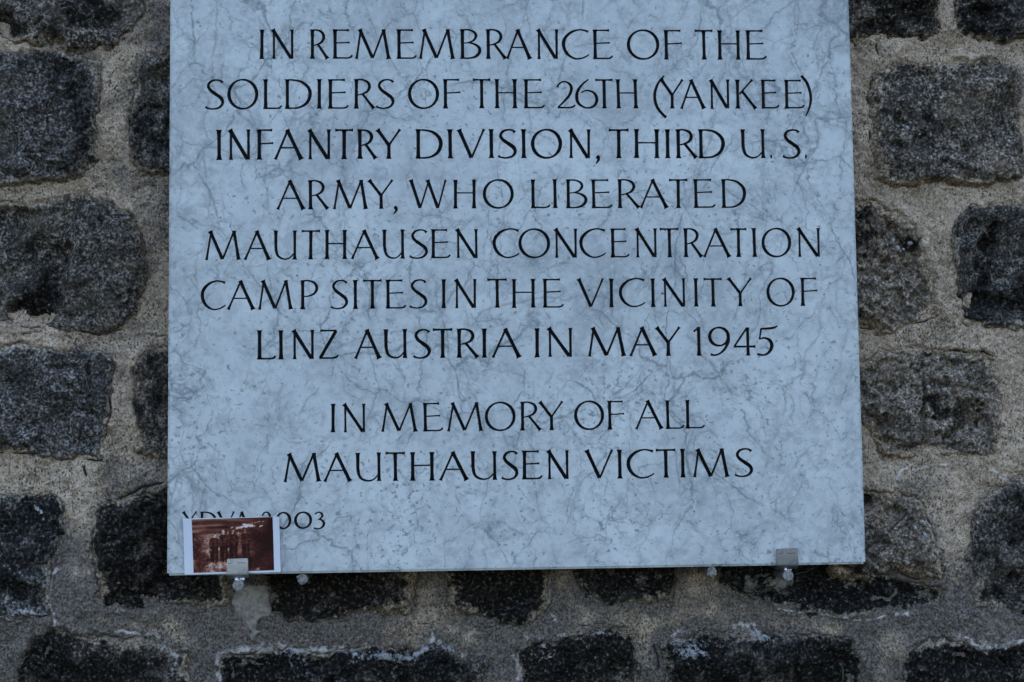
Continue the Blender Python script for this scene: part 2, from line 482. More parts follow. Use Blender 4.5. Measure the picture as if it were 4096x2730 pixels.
# white lime run out along the joints: line, half width px, strength
LM = [
    ([(130, 1305), (117, 1345), (113, 1385), (117, 1410), (131, 1450)], 4, .9), ([(0, 1418), (62, 1413), (104, 1417)], 4, .6),
    ([(258, 1453), (308, 1462), (365, 1470), (375, 1487), (430, 1487)], 4, .8), ([(378, 1492), (400, 1500)], 16, .75),
    ([(508, 1512), (540, 1500), (620, 1490), (700, 1502), (790, 1488), (840, 1512), (900, 1512), (960, 1500), (1000, 1478), (1040, 1490)], 9, .85),
    ([(540, 1520), (640, 1512), (690, 1530)], 24, .42), ([(900, 1512), (990, 1492)], 18, .5),
    ([(508, 1510), (500, 1570)], 6, .7), ([(1186, 1500), (1190, 1530), (1192, 1570)], 6, .9), ([(1050, 1500), (1075, 1505)], 8, .5),
    ([(1009, 1384), (1009, 1425), (995, 1469)], 3, .6), ([(1270, 1330), (1268, 1370), (1265, 1401), (1277, 1428)], 3, .8),
    ([(1204, 1462), (1241, 1459), (1296, 1462), (1400, 1450)], 5, .6), ([(1248, 1480), (1258, 1505)], 11, .6), ([(1030, 1360), (1035, 1380)], 6, .4),
    ([(1570, 1480), (1590, 1492)], 24, .75), ([(1551, 1457), (1602, 1454), (1636, 1444)], 4, .6), ([(1700, 1449), (1745, 1452), (1765, 1462)], 11, .75),
    ([(1790, 1399), (1834, 1413), (1878, 1408), (1926, 1413), (1957, 1423), (2004, 1423), (2045, 1413), (2089, 1406)], 3, .85),
    ([(2199, 1471), (2229, 1471), (2253, 1488), (2270, 1490), (2318, 1478), (2353, 1472)], 7, .95), ([(2240, 1482), (2268, 1490)], 13, .6),
    ([(2038, 1066), (2064, 1071)], 3, .7), ([(2056, 1108), (2071, 1080), (2089, 1071), (2130, 1080), (2163, 1073), (2192, 1076)], 3, .9),
    ([(2236, 1075), (2284, 1075), (2309, 1106)], 3, .9), ([(2151, 1188), (2154, 1205), (2175, 1222)], 3, .8),
    ([(0, 121), (40, 121), (92, 122)], 3, .65), ([(150, 132), (215, 142)], 4, .5), ([(190, 1030), (208, 1036)], 8, .7), ([(228, 960), (238, 1010)], 5, .4),
    ([(2210, 813), (2225, 818)], 5, .9), ([(2050, 148), (2060, 146)], 6, .4), ([(2150, 155), (2180, 158)], 7, .3), ([(2283, 150), (2290, 175)], 5, .5),
    ([(2050, 1275), (2160, 1340)], 5, .2), ([(80, 1160), (95, 1175)], 8, .6), ([(2320, 1250), (2345, 1270)], 16, .35), ([(1990, 1420), (1970, 1470)], 20, .2),
]
# open cracks in the mortar / ledges in the stones: line, half width px, depth mm
CR = [
    ([(60, 446), (190, 449), (258, 440), (330, 447)], 1.4, 2.5), ([(222, 1165), (240, 1152), (265, 1160), (300, 1137), (330, 1120), (382, 1110)], 3, 5),
    ([(1987, 823), (2014, 822), (2026, 812), (2060, 806), (2080, 812), (2089, 808), (2130, 806), (2181, 808), (2270, 803), (2289, 818)], 2.6, 5),
    ([(2203, 57), (2222, 76), (2273, 87), (2310, 76), (2353, 80)], 3, 6), ([(1956, 92), (2034, 83), (2130, 83)], 1.5, 3), ([(2020, 100), (2036, 145)], 3, 4),
    ([(2007, 190), (2005, 250), (2008, 320)], 5, 5), ([(0, 737), (66, 749), (185, 756), (274, 754)], 2.5, 4), ([(0, 1030), (82, 1040), (158, 1050), (234, 1066)], 3, 6),
    ([(256, 845), (250, 900), (250, 960), (236, 1030)], 3, 4), ([(2260, 1150), (2240, 1232), (2230, 1290)], 3.5, 4), ([(190, 1075), (196, 1120), (206, 1150)], 4, 3),
    ([(130, 1180), (124, 1260)], 2, 3), ([(300, 640), (338, 655)], 1.5, 3), ([(0, 768), (70, 764), (150, 768)], 1.4, 2), ([(335, 770), (384, 768)], 1.8, 3),
    ([(1976, 750), (2034, 760), (2100, 747), (2161, 724)], 2, 4), ([(2180, 418), (2247, 430), (2300, 427), (2345, 405)], 2.5, 5), ([(2218, 745), (2353, 755)], 2.5, 5),
    ([(1990, 962), (2012, 992), (2034, 1004), (2080, 1012), (2100, 1024)], 3, 6), ([(1330, 1440), (1400, 1430), (1450, 1448)], 1.2, 1.5),
    ([(940, 1430), (1040, 1440), (1110, 1436), (1180, 1445)], 1.4, 2), ([(2000, 1330), (2062, 1308), (2105, 1333), (2160, 1335)], 3, 5), ([(2255, 476), (2300, 468)], 2, 3),
    ([(1508, 1480), (1516, 1530), (1508, 1580)], 4, 4), ([(480, 1500), (560, 1470)], 1.2, 1.5),
]
# hollows knocked out of the faces and ledges below them: line, half width px, depth mm
HO = [
    ([(130, 590), (112, 640), (96, 700), (40, 730)], 40, 11), ([(150, 560), (132, 600)], 16, 8), ([(62, 346), (121, 352), (161, 368)], 5, 5), ([(80, 385), (150, 390)], 22, 5),
    ([(2255, 600), (2278, 560)], 26, 12), ([(2240, 690), (2300, 700), (2353, 690)], 30, 8), ([(2285, 520), (2270, 640)], 14, 8), ([(0, 60), (40, 70)], 30, 8),
    ([(2181, 380), (2210, 405), (2240, 410)], 14, 6), ([(120, 840), (180, 848), (200, 900)], 7, 4), ([(205, 830), (212, 900), (206, 950)], 5, 4),
    ([(20, 1350), (80, 1385)], 26, 8), ([(335, 1385), (345, 1400)], 20, 9), ([(2060, 340), (2075, 400)], 18, 4), ([(2125, 880), (2135, 1040)], 5, 3.5), ([(2080, 850), (2085, 960)], 4, 2.5),
    ([(1780, 1380), (1830, 1395)], 18, 7), ([(2250, 1410), (2353, 1415)], 14, 6), ([(2130, 20), (2080, 30)], 24, 6), ([(2240, 30), (2260, 40)], 22, 7), ([(310, 265), (345, 245), (370, 250)], 7, 4),
    ([(1290, 1560), (1330, 1520), (1370, 1490)], 12, 5), ([(110, 1510), (160, 1560)], 24, 6), ([(2180, 1540), (2200, 1520)], 26, 6), ([(2330, 1320), (2300, 1390)], 14, 5), ([(2010, 1010), (2100, 1032), (2200, 1034)], 12, 6),
]
# smooth later repair mortar
PA = [[(536, 1342), (560, 1340), (612, 1345), (616, 1400), (612, 1422), (595, 1425), (584, 1445), (577, 1470), (566, 1440), (545, 1418), (534, 1380)],
      [(566, 1462), (592, 1460), (583, 1472), (572, 1478)],
      [(1712, 1325), (1760, 1315), (1820, 1318), (1832, 1340), (1808, 1352), (1770, 1362), (1729, 1376), (1711, 1356)]]


def mp(pts, Y=YP): return [dp(u, v, Y) for u, v in pts]


PXM = 0.0005 * (DIST + YP) / DIST         # one view pixel on the wall, metres
gx = np.arange(-0.565, 0.785, DX)
gz = np.arange(-0.345, 0.590, DX)
GX, GZ = np.meshgrid(gx, gz)              # rows = z
ragged = fbm(GX, GZ, 0.011, 4, 5, .62) * 0.008 + fbm(GX, GZ, 0.05, 2, 9) * 0.007
WX = GX + fbm(GX, GZ, 0.030, 4, 21) * 0.007
WZ = GZ + fbm(GX, GZ, 0.030, 4, 22) * 0.007
lime = np.zeros_like(GX); crack = np.zeros_like(GX); crd = np.zeros_like(GX); hol = np.zeros_like(GX); patch = np.zeros_like(GX)


def window(pts, pad):
    P = np.array(pts)
    a, b = np.searchsorted(gx, [P[:, 0].min() - pad, P[:, 0].max() + pad])
    c, d = np.searchsorted(gz, [P[:, 1].min() - pad, P[:, 1].max() + pad])
    return slice(c, d), slice(a, b)


for pts, w, s in LM:
    P = mp(pts); w = w * PXM; q = window(P, w * 4 + .012)
    if GX[q].size:
        lime[q] = np.maximum(lime[q], s * np.exp(-(polydist(WX[q], WZ[q], P, False) / (w * 1.3)) ** 2))
for pts, w, dmm in CR:
    P = mp(pts); w = w * PXM; q = window(P, w * 4 + .012)
    e = np.exp(-(polydist(WX[q], WZ[q], P, False) / w) ** 2) * sst(-.35, .15, fbm(GX[q], GZ[q], .03, 2, 77))
    crack[q] = np.maximum(crack[q], e); crd[q] = np.maximum(crd[q], e * dmm * .001)
for pts, w, dmm in HO:
    P = mp(pts); w = w * PXM; q = window(P, w * 4 + .012)
    e = 1 - sst(0.25, 1.15, polydist(WX[q], WZ[q], P, False) / w + fbm(GX[q], GZ[q], .02, 3, 55) * .5)
    hol[q] = np.maximum(hol[q], e * dmm * .001)
for n_, pts in enumerate(PA):
    P = mp(pts); q = window(P, .012)
    patch[q] = np.maximum(patch[q], (1, 1, .55)[n_] * sst(.003, -.003, polydist(WX[q], WZ[q], P)))

fine = fbm(GX, GZ, 0.0045, 2, 41) * 0.0008 + fbm(GX, GZ, 0.014, 3, 42) * 0.0016
sdf_all = np.full(GX.shape, 1.0)
behind = (GX > -0.19) & (GX < 0.375) & (GZ > -0.03)     # never seen: far in behind the plaque


def grid_mesh(name, mask, Y, attrs, mat, xs=GX, zs=GZ):
    idx = np.full(mask.shape, -1, np.int64)
    full = mask[:-1, :-1] & mask[1:, :-1] & mask[:-1, 1:] & mask[1:, 1:]
    use = np.zeros_like(mask)
    use[:-1, :-1] |= full; use[1:, :-1] |= full; use[:-1, 1:] |= full; use[1:, 1:] |= full
    n = int(use.sum())
    idx[use] = np.arange(n)
    co_ = np.empty((n, 3), np.float32)
    co_[:, 0], co_[:, 1], co_[:, 2] = xs[use], Y[use], zs[use]
    q = np.stack([idx[:-1, :-1][full], idx[:-1, 1:][full], idx[1:, 1:][full], idx[1:, :-1][full]], 1).astype(np.int32)
    me = bpy.data.meshes.new(name)
    me.vertices.add(n)
    me.vertices.foreach_set('co', co_.ravel())
    me.loops.add(q.size)
    me.loops.foreach_set('vertex_index', q.ravel())
    me.polygons.add(len(q))
    me.polygons.foreach_set('loop_start', np.arange(0, q.size, 4, dtype=np.int32))
    me.polygons.foreach_set('use_smooth', np.ones(len(q), bool))
    for k, a in attrs.items():
        at = me.attributes.new(k, 'FLOAT', 'POINT')
        at.data.foreach_set('value', np.ascontiguousarray(a[use], dtype=np.float32))
    me.update(calc_edges=True)
    me.validate()
    me.materials.append(mat)
    return me


surf = np.full(GX.shape, YB)               # frontmost surface, to seat small things on
GAIN = [1.15, 1.05, 1.0, 1.1, 1.2, 1.0, 1.25, .95, .95, .9, .95, .95, .95, 1.0, .95, .95, .9, 1.25, 1.05, 1.15, 1.05, 1.3, 1.0, 1.3, 1.35]
WARM = [.6, .2, .3, .5, .1, .7, .0, .6, .7, .5, .4, .5, .2, .6, .2, .2, .1, .8, .3, .8, .5, .7, .3, .9, .8]


def facets(x, z, k):
    """split faces: a few tilted planes, the second highest at each place"""
    r = random.Random(k * 7 + 1)
    wx, wz = x + fbm(x, z, .04, 3, 700 + k) * .016, z + fbm(x, z, .04, 3, 800 + k) * .016
    c0, c1 = float(x.mean()), float(z.mean())
    pl = []
    for _ in range(6):
        px_, pz_ = c0 + r.uniform(-.07, .07), c1 + r.uniform(-.05, .05)
        pl.append(r.uniform(-.005, .004) + r.uniform(-.32, .32) * (wx - px_) + r.uniform(-.42, .38) * (wz - pz_))
    return np.clip(np.sort(np.stack(pl), 0)[-3], -.016, .016)


blocks = []
for i, (pts, dk, hmm, peb) in enumerate(ST):
    P = mp(pts)
    q = window(P, 0.02)
    x, z = GX[q], GZ[q]
    sd_ = polydist(x, z, P) + ragged[q] - .0035
    sdf_all[q] = np.minimum(sdf_all[q], sd_)
    d = -sd_
    ed = 0.006 + 0.004 * fbm(x, z, .05, 2, 300 + i)
    face = hmm * .00062 * sst(-0.001, 1, d / ed)
    ox, oz = i * 3.1, i * 1.7
    rough = fbm(x + ox, z + oz, .075, 3, 60) * .018 + np.abs(fbm(x + ox, z + oz, .042, 3, 62)) * -.017 + .004
    st_ = fbm(x + ox, z + oz, .055, 4, 69) * 5.0
    rough = rough + (np.floor(st_) + sst(.72, 1.0, st_ - np.floor(st_))) * .0026          # split along ledges
    rough = rough * .75 + facets(x, z, i)
    fac = fbm(x + ox, z + oz, .016, 3, 64) * .0055
    if peb:
        fac = fac + fbm(x + ox, z + oz, .007, 2, 66) * .0036 - .004 * sst(.05, .35, fbm(x, z, .009, 2, 67)) * 1.5
    inn = sst(0, .02, d)
    h = face + (rough + fac) * (.25 + .75 * inn) + fine[q] - 1.5 * hol[q] * sst(0, .008, d) - crd[q] * .5 - .006 * sst(.002, -.004, d) - .03 * sst(-.001, -.005, d)
    h = h + patch[q] * (.004 - np.clip(h - .004, -.01, .02) * .5)
    tan = sst(.014, -.001, d) * .66 + .42 * sst(.042, 0, d) * sst(0, .4, fbm(x, z, .06, 2, 90 + i)) + ((.16 + .4 * fbm(x, z, .05, 3, 95)) if peb else 0)
    if i == 0:
        tan = tan + .5 * sst(.5 * .056, .002, d) * sst(.47, .44, z)
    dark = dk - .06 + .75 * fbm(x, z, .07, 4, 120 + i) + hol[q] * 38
    Y = YB - h
    me = grid_mesh('stone_block', (sd_ < .005) & ~behind[q], Y, dict(dark=np.clip(dark, 0, 1), lime=lime[q] * (1 if dk > .3 else .7), patch=patch[q], tan=np.clip(tan, 0, 1), gain=np.full_like(x, GAIN[i]), warm=np.full_like(x, WARM[i])), M_PEB if peb else M_GRAN, x, z)
    o = wparent(link('stone_block', me))
    blocks.append((o, P))
    surf[q] = np.where(sd_ < .003, np.minimum(surf[q], Y), surf[q])

# mortar: slightly proud between the blocks, with trowel waves, pits and cracks
mh = .0045 + fbm(GX, GZ, .08, 3, 201) * .006 + fbm(GX, GZ, .026, 4, 203) * .0045 + fine * 1.1 - crd + patch * .002
mh -= .0016 * sst(.25, .5, fbm(GX, GZ, .006, 2, 205))
lip = np.exp(-((sdf_all - .003) / .003) ** 2)
mh += lip * .0025 * sst(-.2, .4, fbm(GX, GZ, .03, 2, 207)) - np.exp(-(sdf_all / .0018) ** 2) * .003 * sst(-.1, .3, fbm(GX, GZ, .025, 2, 208))
mh -= .013 * sst(.0005, -.009, sdf_all)
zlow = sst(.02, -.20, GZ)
gr = .06 + .76 * zlow + .8 * fbm(GX, GZ, .10, 4, 211) + .30 * sst(.022, .0, sdf_all) * (.25 + .75 * zlow) + .25 * sst(-.26, -.48, GX) * zlow  # grime, heavier low down, also painting in the contact shadow below the plaque
MY = YB - mh
surf = np.minimum(surf, MY)
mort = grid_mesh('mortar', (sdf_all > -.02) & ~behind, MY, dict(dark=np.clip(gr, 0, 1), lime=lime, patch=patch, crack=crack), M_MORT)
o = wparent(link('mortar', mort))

# the wall goes on beyond the picture: coarser blocks around, and the solid core behind
rows, z = [], -0.80
while z < 1.0:
    hgt = random.uniform(.125, .165)
    x = -1.15 + random.uniform(0, .1)
    while x < 1.30:
        wd = random.uniform(.15, .26)
        rows.append((x, z, wd, hgt))
        x += wd + random.uniform(.03, .05)
    z += hgt + .045
inner = (gx[0] + .012, gx[-1] - .012, gz[0] + .012, gz[-1] - .012)
cx_ = np.arange(-1.2, 1.35, .006)
cz_ = np.arange(-.85, 1.05, .006)
CXX, CZZ = np.meshgrid(cx_, cz_)
csd = np.full(CXX.shape, 1.0)
outer = []
for (x, z, wd, hgt) in rows:
    if x + wd > inner[0] - .01 and x < inner[1] + .01 and z + hgt > inner[2] - .01 and z < inner[3] + .01:
        # keep what sticks out of the detailed zone, if it is worth a block
        cands = []
        if x < inner[0] - .10: cands.append((x, z, inner[0] - .02 - x, hgt))
        if x + wd > inner[1] + .10: cands.append((inner[1] + .02, z, x + wd - inner[1] - .02, hgt))
        if z < inner[2] - .08: cands.append((x, z, wd, inner[2] - .02 - z))
        if z + hgt > inner[3] + .08: cands.append((x, inner[3] + .02, wd, z + hgt - inner[3] - .02))
        if cands: outer.append(cands[0])
    else:
        outer.append((x, z, wd, hgt))
cr_ = fbm(CXX, CZZ, .03, 3, 5) * .012
for j, (x, z, wd, hgt) in enumerate(outer):
    r = .03
    P = [(x + r, z), (x + wd - r, z + .004), (x + wd, z + r), (x + wd - .004, z + hgt - r), (x + wd - r, z + hgt), (x + r, z + hgt), (x, z + hgt - r), (x + .003, z + r)]
    q = (slice(*np.searchsorted(cz_, [z - .03, z + hgt + .03])), slice(*np.searchsorted(cx_, [x - .03, x + wd + .03])))
    X, Z = CXX[q], CZZ[q]
    s_ = polydist(X, Z, P) + cr_[q]
    csd[q] = np.minimum(csd[q], s_)
    h = .013 * sst(0, .014, -s_) + fbm(X + j, Z, .075, 3, 60) * .011 + fbm(X + j, Z, .018, 2, 64) * .004 - .007 * sst(.003, -.005, -s_)
    dk = np.clip((.2 if z > 0 else .6) + .4 * fbm(X, Z, .09, 3, j), 0, 1)
    zero = np.zeros_like(X)
    me = grid_mesh('stone_block', s_ < .007, YB - h, dict(dark=dk, lime=zero, patch=zero, tan=sst(.010, -.001, -s_) * .5, gain=zero + 1.1, warm=zero + .5), M_GRAN, X, Z)
    wparent(link('stone_block', me))
inz = (CXX > gx[0] + .008) & (CXX < gx[-1] - .008) & (CZZ > gz[0] + .008) & (CZZ < gz[-1] - .008)
ch = .0035 + fbm(CXX, CZZ, .08, 3, 201) * .006 + fbm(CXX, CZZ, .022, 3, 203) * .0024 - .012 * sst(-.002, -.02, csd)
zero = np.zeros_like(CXX)
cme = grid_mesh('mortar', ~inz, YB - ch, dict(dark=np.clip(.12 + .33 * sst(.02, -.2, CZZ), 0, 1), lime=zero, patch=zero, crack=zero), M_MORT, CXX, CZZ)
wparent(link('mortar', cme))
bm = bmesh.new()
bmesh.ops.create_cube(bm, size=1)
for v in bm.verts:
    v.co = Vector((v.co.x * 7 + .1, .095 + (v.co.y + .5) * .5, v.co.z * 4.6 + .8))
wparent(bm_obj('wall_core', bm, M_MORT, None, False))


def seat(u, v):
    """where a ray through a view pixel meets the wall relief -> X, Y, Z(rel)"""
    Y = YP
    for _ in range(6):
        x, z = dp(u, v, Y)
        a = min(max(int((x - gx[0]) / DX), 0), len(gx) - 1)
        c = min(max(int((z - gz[0]) / DX), 0), len(gz) - 1)
        Y = .5 * Y + .5 * surf[c, a]
    return x, Y, z


# pebbles bedded in the coarse blocks
PEB = [(2075, 289, 3), (2085, 295, 5), (2091, 282, 3.4), (2113, 309, 3), (2108, 364, 3), (2137, 340, 2.4), (2076, 509, 5), (2052, 553, 5), (2091, 560, 6), (2062, 571, 6), (2075, 574, 4),
       (2031, 544, 2.6), (2157, 634, 3.2), (2188, 820, 6), (2108, 1024, 6.5), (2170, 895, 5.5), (2208, 863, 4.5), (2130, 685, 3.6), (2133, 890, 4.5), (2102, 1213, 4.4), (2118, 1199, 5), (2136, 1211, 4.4),
       (2148, 1267, 4), (2014, 1305, 4.2), (2140, 640, 3), (2120, 610, 2.6), (2085, 870, 3), (2100, 940, 3), (2060, 980, 3.4), (2040, 1000, 3)]


def pebble_mesh(seed):
    bm = bmesh.new()
    bmesh.ops.create_icosphere(bm, subdivisions=3, radius=1)
    r = random.Random(seed)
    ax = [Vector((r.uniform(-1, 1), r.uniform(-1, 1), r.uniform(-1, 1))).normalized() for _ in range(5)]
    for v in bm.verts:
        s = 1 + sum(.10 * math.sin(2.2 * v.co.dot(a) + k) for k, a in enumerate(ax))
        v.co = Vector((v.co.x * s * 1.15, v.co.y * s * .8, v.co.z * s * .85))
    me = bpy.data.meshes.new('pebble')
    bm.to_mesh(me)
    bm.free()
    me.polygons.foreach_set('use_smooth', [True] * len(me.polygons))
    me.materials.append(M_PEBBLE)
    return me


pm = [pebble_mesh(k) for k in range(4)]
for k, (u, v, r) in enumerate(PEB):
    x, y, z = seat(u, v)
    best = min(blocks, key=lambda b: float(polydist(np.array([x]), np.array([z]), b[1])[0]))[0]
    o = bpy.data.objects.new('pebble', pm[k % 4])
    COL.objects.link(o)
    o.parent = best
    rr = r * PXM * 1.0
    o.location = (x, y - rr * .15, z)
    o.scale = (rr, rr, rr)
    o.rotation_euler = (k * .7, k * 1.9, k * 2.3)

# ------------------------------------------------------------------ marble plaque
X0, X1, ZB, ZT, TH = -0.3042, 0.49464, -0.14036, 0.575, 0.030


def seg(x0, y0, x1, y1, w, f0=1., f1=1., w1=None, n=12):
    t = np.linspace(0, 1, n)
    t = t + .08 * np.sin(2 * np.pi * t) * -1          # denser at the ends
    x, y = x0 + (x1 - x0) * t, y0 + (y1 - y0) * t
    Ln = math.hypot(x1 - x0, y1 - y0)
    ww = (w + ((w1 or w) - w) * t) * (1 + .62 * f0 * np.exp(-t * Ln / .045) + .62 * f1 * np.exp(-(1 - t) * Ln / .045) - .06 * np.sin(np.pi * t))
    return np.stack([x, y, ww], 1), False


def crv(pts, f0=0., f1=0., closed=False, n=7):
    P = np.array(pts, float)
    m_ = len(P)
    out = []
    rng = range(m_ if closed else m_ - 1)
    for i in rng:
        if closed: p0, p1, p2, p3 = P[(i - 1) % m_], P[i], P[(i + 1) % m_], P[(i + 2) % m_]
        else: p0, p1, p2, p3 = P[max(i - 1, 0)], P[i], P[i + 1], P[min(i + 2, m_ - 1)]
        for t in np.linspace(0, 1, n, endpoint=False):
            out.append(.5 * ((2 * p1) + (p2 - p0) * t + (2 * p0 - 5 * p1 + 4 * p2 - p3) * t * t + (3 * p1 - p0 - 3 * p2 + p3) * t ** 3))
    if not closed: out.append(P[-1])
    A = np.array(out)
    if not closed:
        dl = np.concatenate([[0], np.cumsum(np.hypot(*np.diff(A[:, :2], axis=0).T))])
        A[:, 2] *= 1 + .7 * f0 * np.exp(-dl / .05) + .7 * f1 * np.exp(-(dl[-1] - dl) / .05)
    return A, closed


def ring(cx, cy, rx, ry, thick=.115, thin=.058, tilt=12):
    p = []
    for a in range(0, 360, 15):
        r = math.radians(a)
        w = thin + (thick - thin) * abs(math.cos(r - math.radians(tilt))) ** 1.4
        p.append((cx + rx * math.cos(r), cy + ry * math.sin(r), w))
    return crv(p, closed=True, n=3)


T_, H_ = .115, .056                        # stem and hairline


def stem(x, w=T_): return seg(x, 1, x, 0, w)
def foot_arm(x0, x1): return crv([(x0, .03, .056), (x0 + .25, .028, .056), (x1 - .14, .03, .056), (x1 - .05, .06, .066), (x1, .125, .05)], .3, .1)
def bowl(pts): return crv(pts)


G = {
    'I': lambda: [stem(.06)],
    'N': lambda: [seg(.04, 1, .04, 0, .078, .2, 1), seg(.0, 1.0, .62, .02, .118, .7, .0), seg(.66, 1, .66, .0, .086, 1, .0)],
    'R': lambda: [stem(.06), bowl([(.03, .972, .056), (.25, .978, .06), (.44, .90, .09), (.51, .75, .105), (.44, .59, .085), (.27, .50, .056), (.1, .46, .042)]), seg(.26, .52, .66, .01, .088, .0, .9, .105)],
    'P': lambda: [stem(.06), bowl([(.03, .972, .056), (.27, .978, .06), (.47, .90, .09), (.55, .73, .105), (.47, .55, .085), (.28, .455, .056), (.1, .44, .042)])],
    'B': lambda: [stem(.06), bowl([(.03, .972, .056), (.25, .975, .06), (.42, .90, .08), (.48, .77, .097), (.41, .63, .075), (.26, .55, .05), (.1, .53, .04)]),
                  bowl([(.22, .545, .04), (.42, .50, .07), (.57, .38, .105), (.58, .22, .11), (.46, .08, .085), (.26, .025, .056), (.03, .028, .056)])],
    'E': lambda: [stem(.06), seg(.02, .972, .52, .972, .056, .0, 1.3), seg(.08, .535, .54, .555, .05, .0, .9), foot_arm(.02, .62)],
    'F': lambda: [stem(.06), seg(.02, .972, .54, .972, .056, .0, 1.3), seg(.08, .52, .58, .55, .05, .0, .9)],
    'L': lambda: [stem(.06), foot_arm(.02, .6)],
    'M': lambda: [seg(.19, 1, .03, 0, .076, .3, 1), seg(.15, 1, .58, .03, .118, .7, .0), seg(.98, 1, .59, .03, .072, .3, .0), seg(.97, 1, 1.14, 0, .112, .5, 1)],
    'A': lambda: [seg(.45, .99, .03, 0, .072, .0, 1), seg(.42, 1, .88, 0, .118, .5, 1), seg(.2, .385, .70, .385, .05, 0, 0)],
    'C': lambda: [crv([(.93, .925, .085), (.80, .968, .062), (.6, .99, .056), (.32, .90, .088), (.10, .68, .115), (.07, .42, .118), (.2, .17, .10), (.45, .022, .062), (.68, .03, .054), (.86, .10, .052), (.95, .165, .04)], .25, 0)],
    'O': lambda: [ring(.5, .5, .47, .485)],
    'T': lambda: [stem(.34), seg(.0, .97, .68, .972, .06, 1.5, 1.5)],
    'H': lambda: [stem(.06), stem(.62), seg(.08, .535, .6, .535, .05, 0, 0)],
    'S': lambda: [crv([(.57, .885, .09), (.52, .945, .065), (.38, .98, .056), (.2, .93, .078), (.11, .79, .096), (.18, .64, .104), (.36, .50, .116), (.53, .36, .116), (.57, .2, .098), (.46, .06, .072), (.27, .012, .054), (.1, .035, .06), (.02, .085, .08)], .3, .2)],
    'D': lambda: [stem(.06), bowl([(.0, .97, .056), (.25, .972, .058), (.52, .90, .085), (.72, .70, .112), (.76, .46, .118), (.66, .21, .1), (.44, .06, .066), (.22, .028, .056), (.0, .028, .056)])],
    'V': lambda: [seg(.0, 1, .42, .02, .116, .9, .0), seg(.84, 1, .43, .02, .066, .9, .0)],
    'W': lambda: [seg(.0, 1, .32, .02, .116, .9, 0), seg(.65, .98, .33, .02, .066, 0, 0), seg(.60, 1, .96, .02, .116, .7, 0), seg(1.25, 1, .97, .02, .066, .9, 0)],
    'Y': lambda: [seg(.0, 1, .43, .46, .11, .9, .0), seg(.85, 1, .43, .46, .066, .9, 0), seg(.43, .52, .43, 0, .112, 0, 1)],
    'K': lambda: [stem(.06), seg(.6, 1, .12, .5, .066, .9, 0), seg(.22, .6, .70, .0, .1, 0, .9)],
    'U': lambda: [crv([(.06, 1, .112), (.06, .7, .108), (.065, .38, .104), (.13, .13, .085), (.31, .022, .06), (.48, .06, .05), (.6, .2, .05)], .8, 0), seg(.64, 1, .64, 0, .1)],
    'Z': lambda: [seg(.06, .97, .62, .97, .06, 1.2, 0), seg(.61, .97, .06, .03, .105, 0, 0), crv([(.03, .03, .06), (.3, .028, .058), (.5, .03, .06), (.62, .065, .07), (.68, .13, .05)], .2, .1)],
    '1': lambda: [seg(.2, 1, .2, 0, .11, .1, 1), seg(.02, .84, .19, .97, .06, .4, 0)],
    '2': lambda: [crv([(.0, .76, .075), (.09, .90, .066), (.27, .97, .06), (.46, .89, .09), (.54, .72, .11), (.46, .48, .1), (.25, .24, .08), (.04, .04, .062)], .2, 0), crv([(.02, .035, .07), (.3, .03, .066), (.5, .035, .066), (.62, .075, .07), (.68, .13, .05)])],
    '6': lambda: [crv([(.46, 1.0, .05), (.26, .84, .072), (.10, .62, .1), (.05, .38, .116), (.13, .15, .095), (.38, .022, .06), (.62, .09, .09), (.72, .31, .114), (.63, .53, .085), (.40, .62, .056), (.2, .545, .045)])],
    '9': lambda: [ring(.38, .665, .35, .315, .11, .056), crv([(.73, .66, .10), (.72, .48, .10), (.6, .25, .085), (.4, .08, .062), (.2, .02, .06), (.05, .05, .075)], 0, .2)],
    '4': lambda: [seg(.62, .98, .03, .33, .066, .0, 0), seg(.0, .31, .98, .31, .066, .2, .9), seg(.64, .98, .64, 0, .1, .3, 1)],
    '5': lambda: [crv([(.24, .93, .066), (.45, .94, .07), (.75, .96, .075), (.95, 1.03, .045)]), seg(.25, .95, .17, .57, .062, 0, 0), crv([(.15, .57, .05), (.38, .61, .062), (.6, .52, .1), (.68, .33, .116), (.56, .12, .09), (.33, .015, .06), (.05, .05, .078)], 0, .2)],
    '0': lambda: [ring(.5, .5, .45, .46, .125, .07)],
    '3': lambda: [crv([(.08, .86, .075), (.2, .95, .06), (.38, .97, .068), (.54, .85, .1), (.52, .70, .085), (.36, .58, .055), (.26, .555, .05)], .2, 0), crv([(.3, .565, .05), (.52, .51, .085), (.66, .32, .116), (.55, .11, .09), (.3, .01, .06), (.0, .05, .08)], 0, .2)],
    ',': lambda: [crv([(.07, .075, .10), (.11, .03, .125), (.12, -.06, .085), (.04, -.19, .03)])],
    '.': lambda: [crv([(.0, .06, .08), (.045, .06, .125), (.09, .06, .08)])],
    '(': lambda: [crv([(.40, 1.13, .055), (.17, .85, .085), (.05, .45, .105), (.15, .03, .105), (.46, -.31, .085)], 0, .3)],
    ')': lambda: [crv([(.02, 1.14, .09), (.24, .87, .105), (.36, .45, .1), (.32, .1, .08), (.16, -.25, .045)], .3, 0)],
}

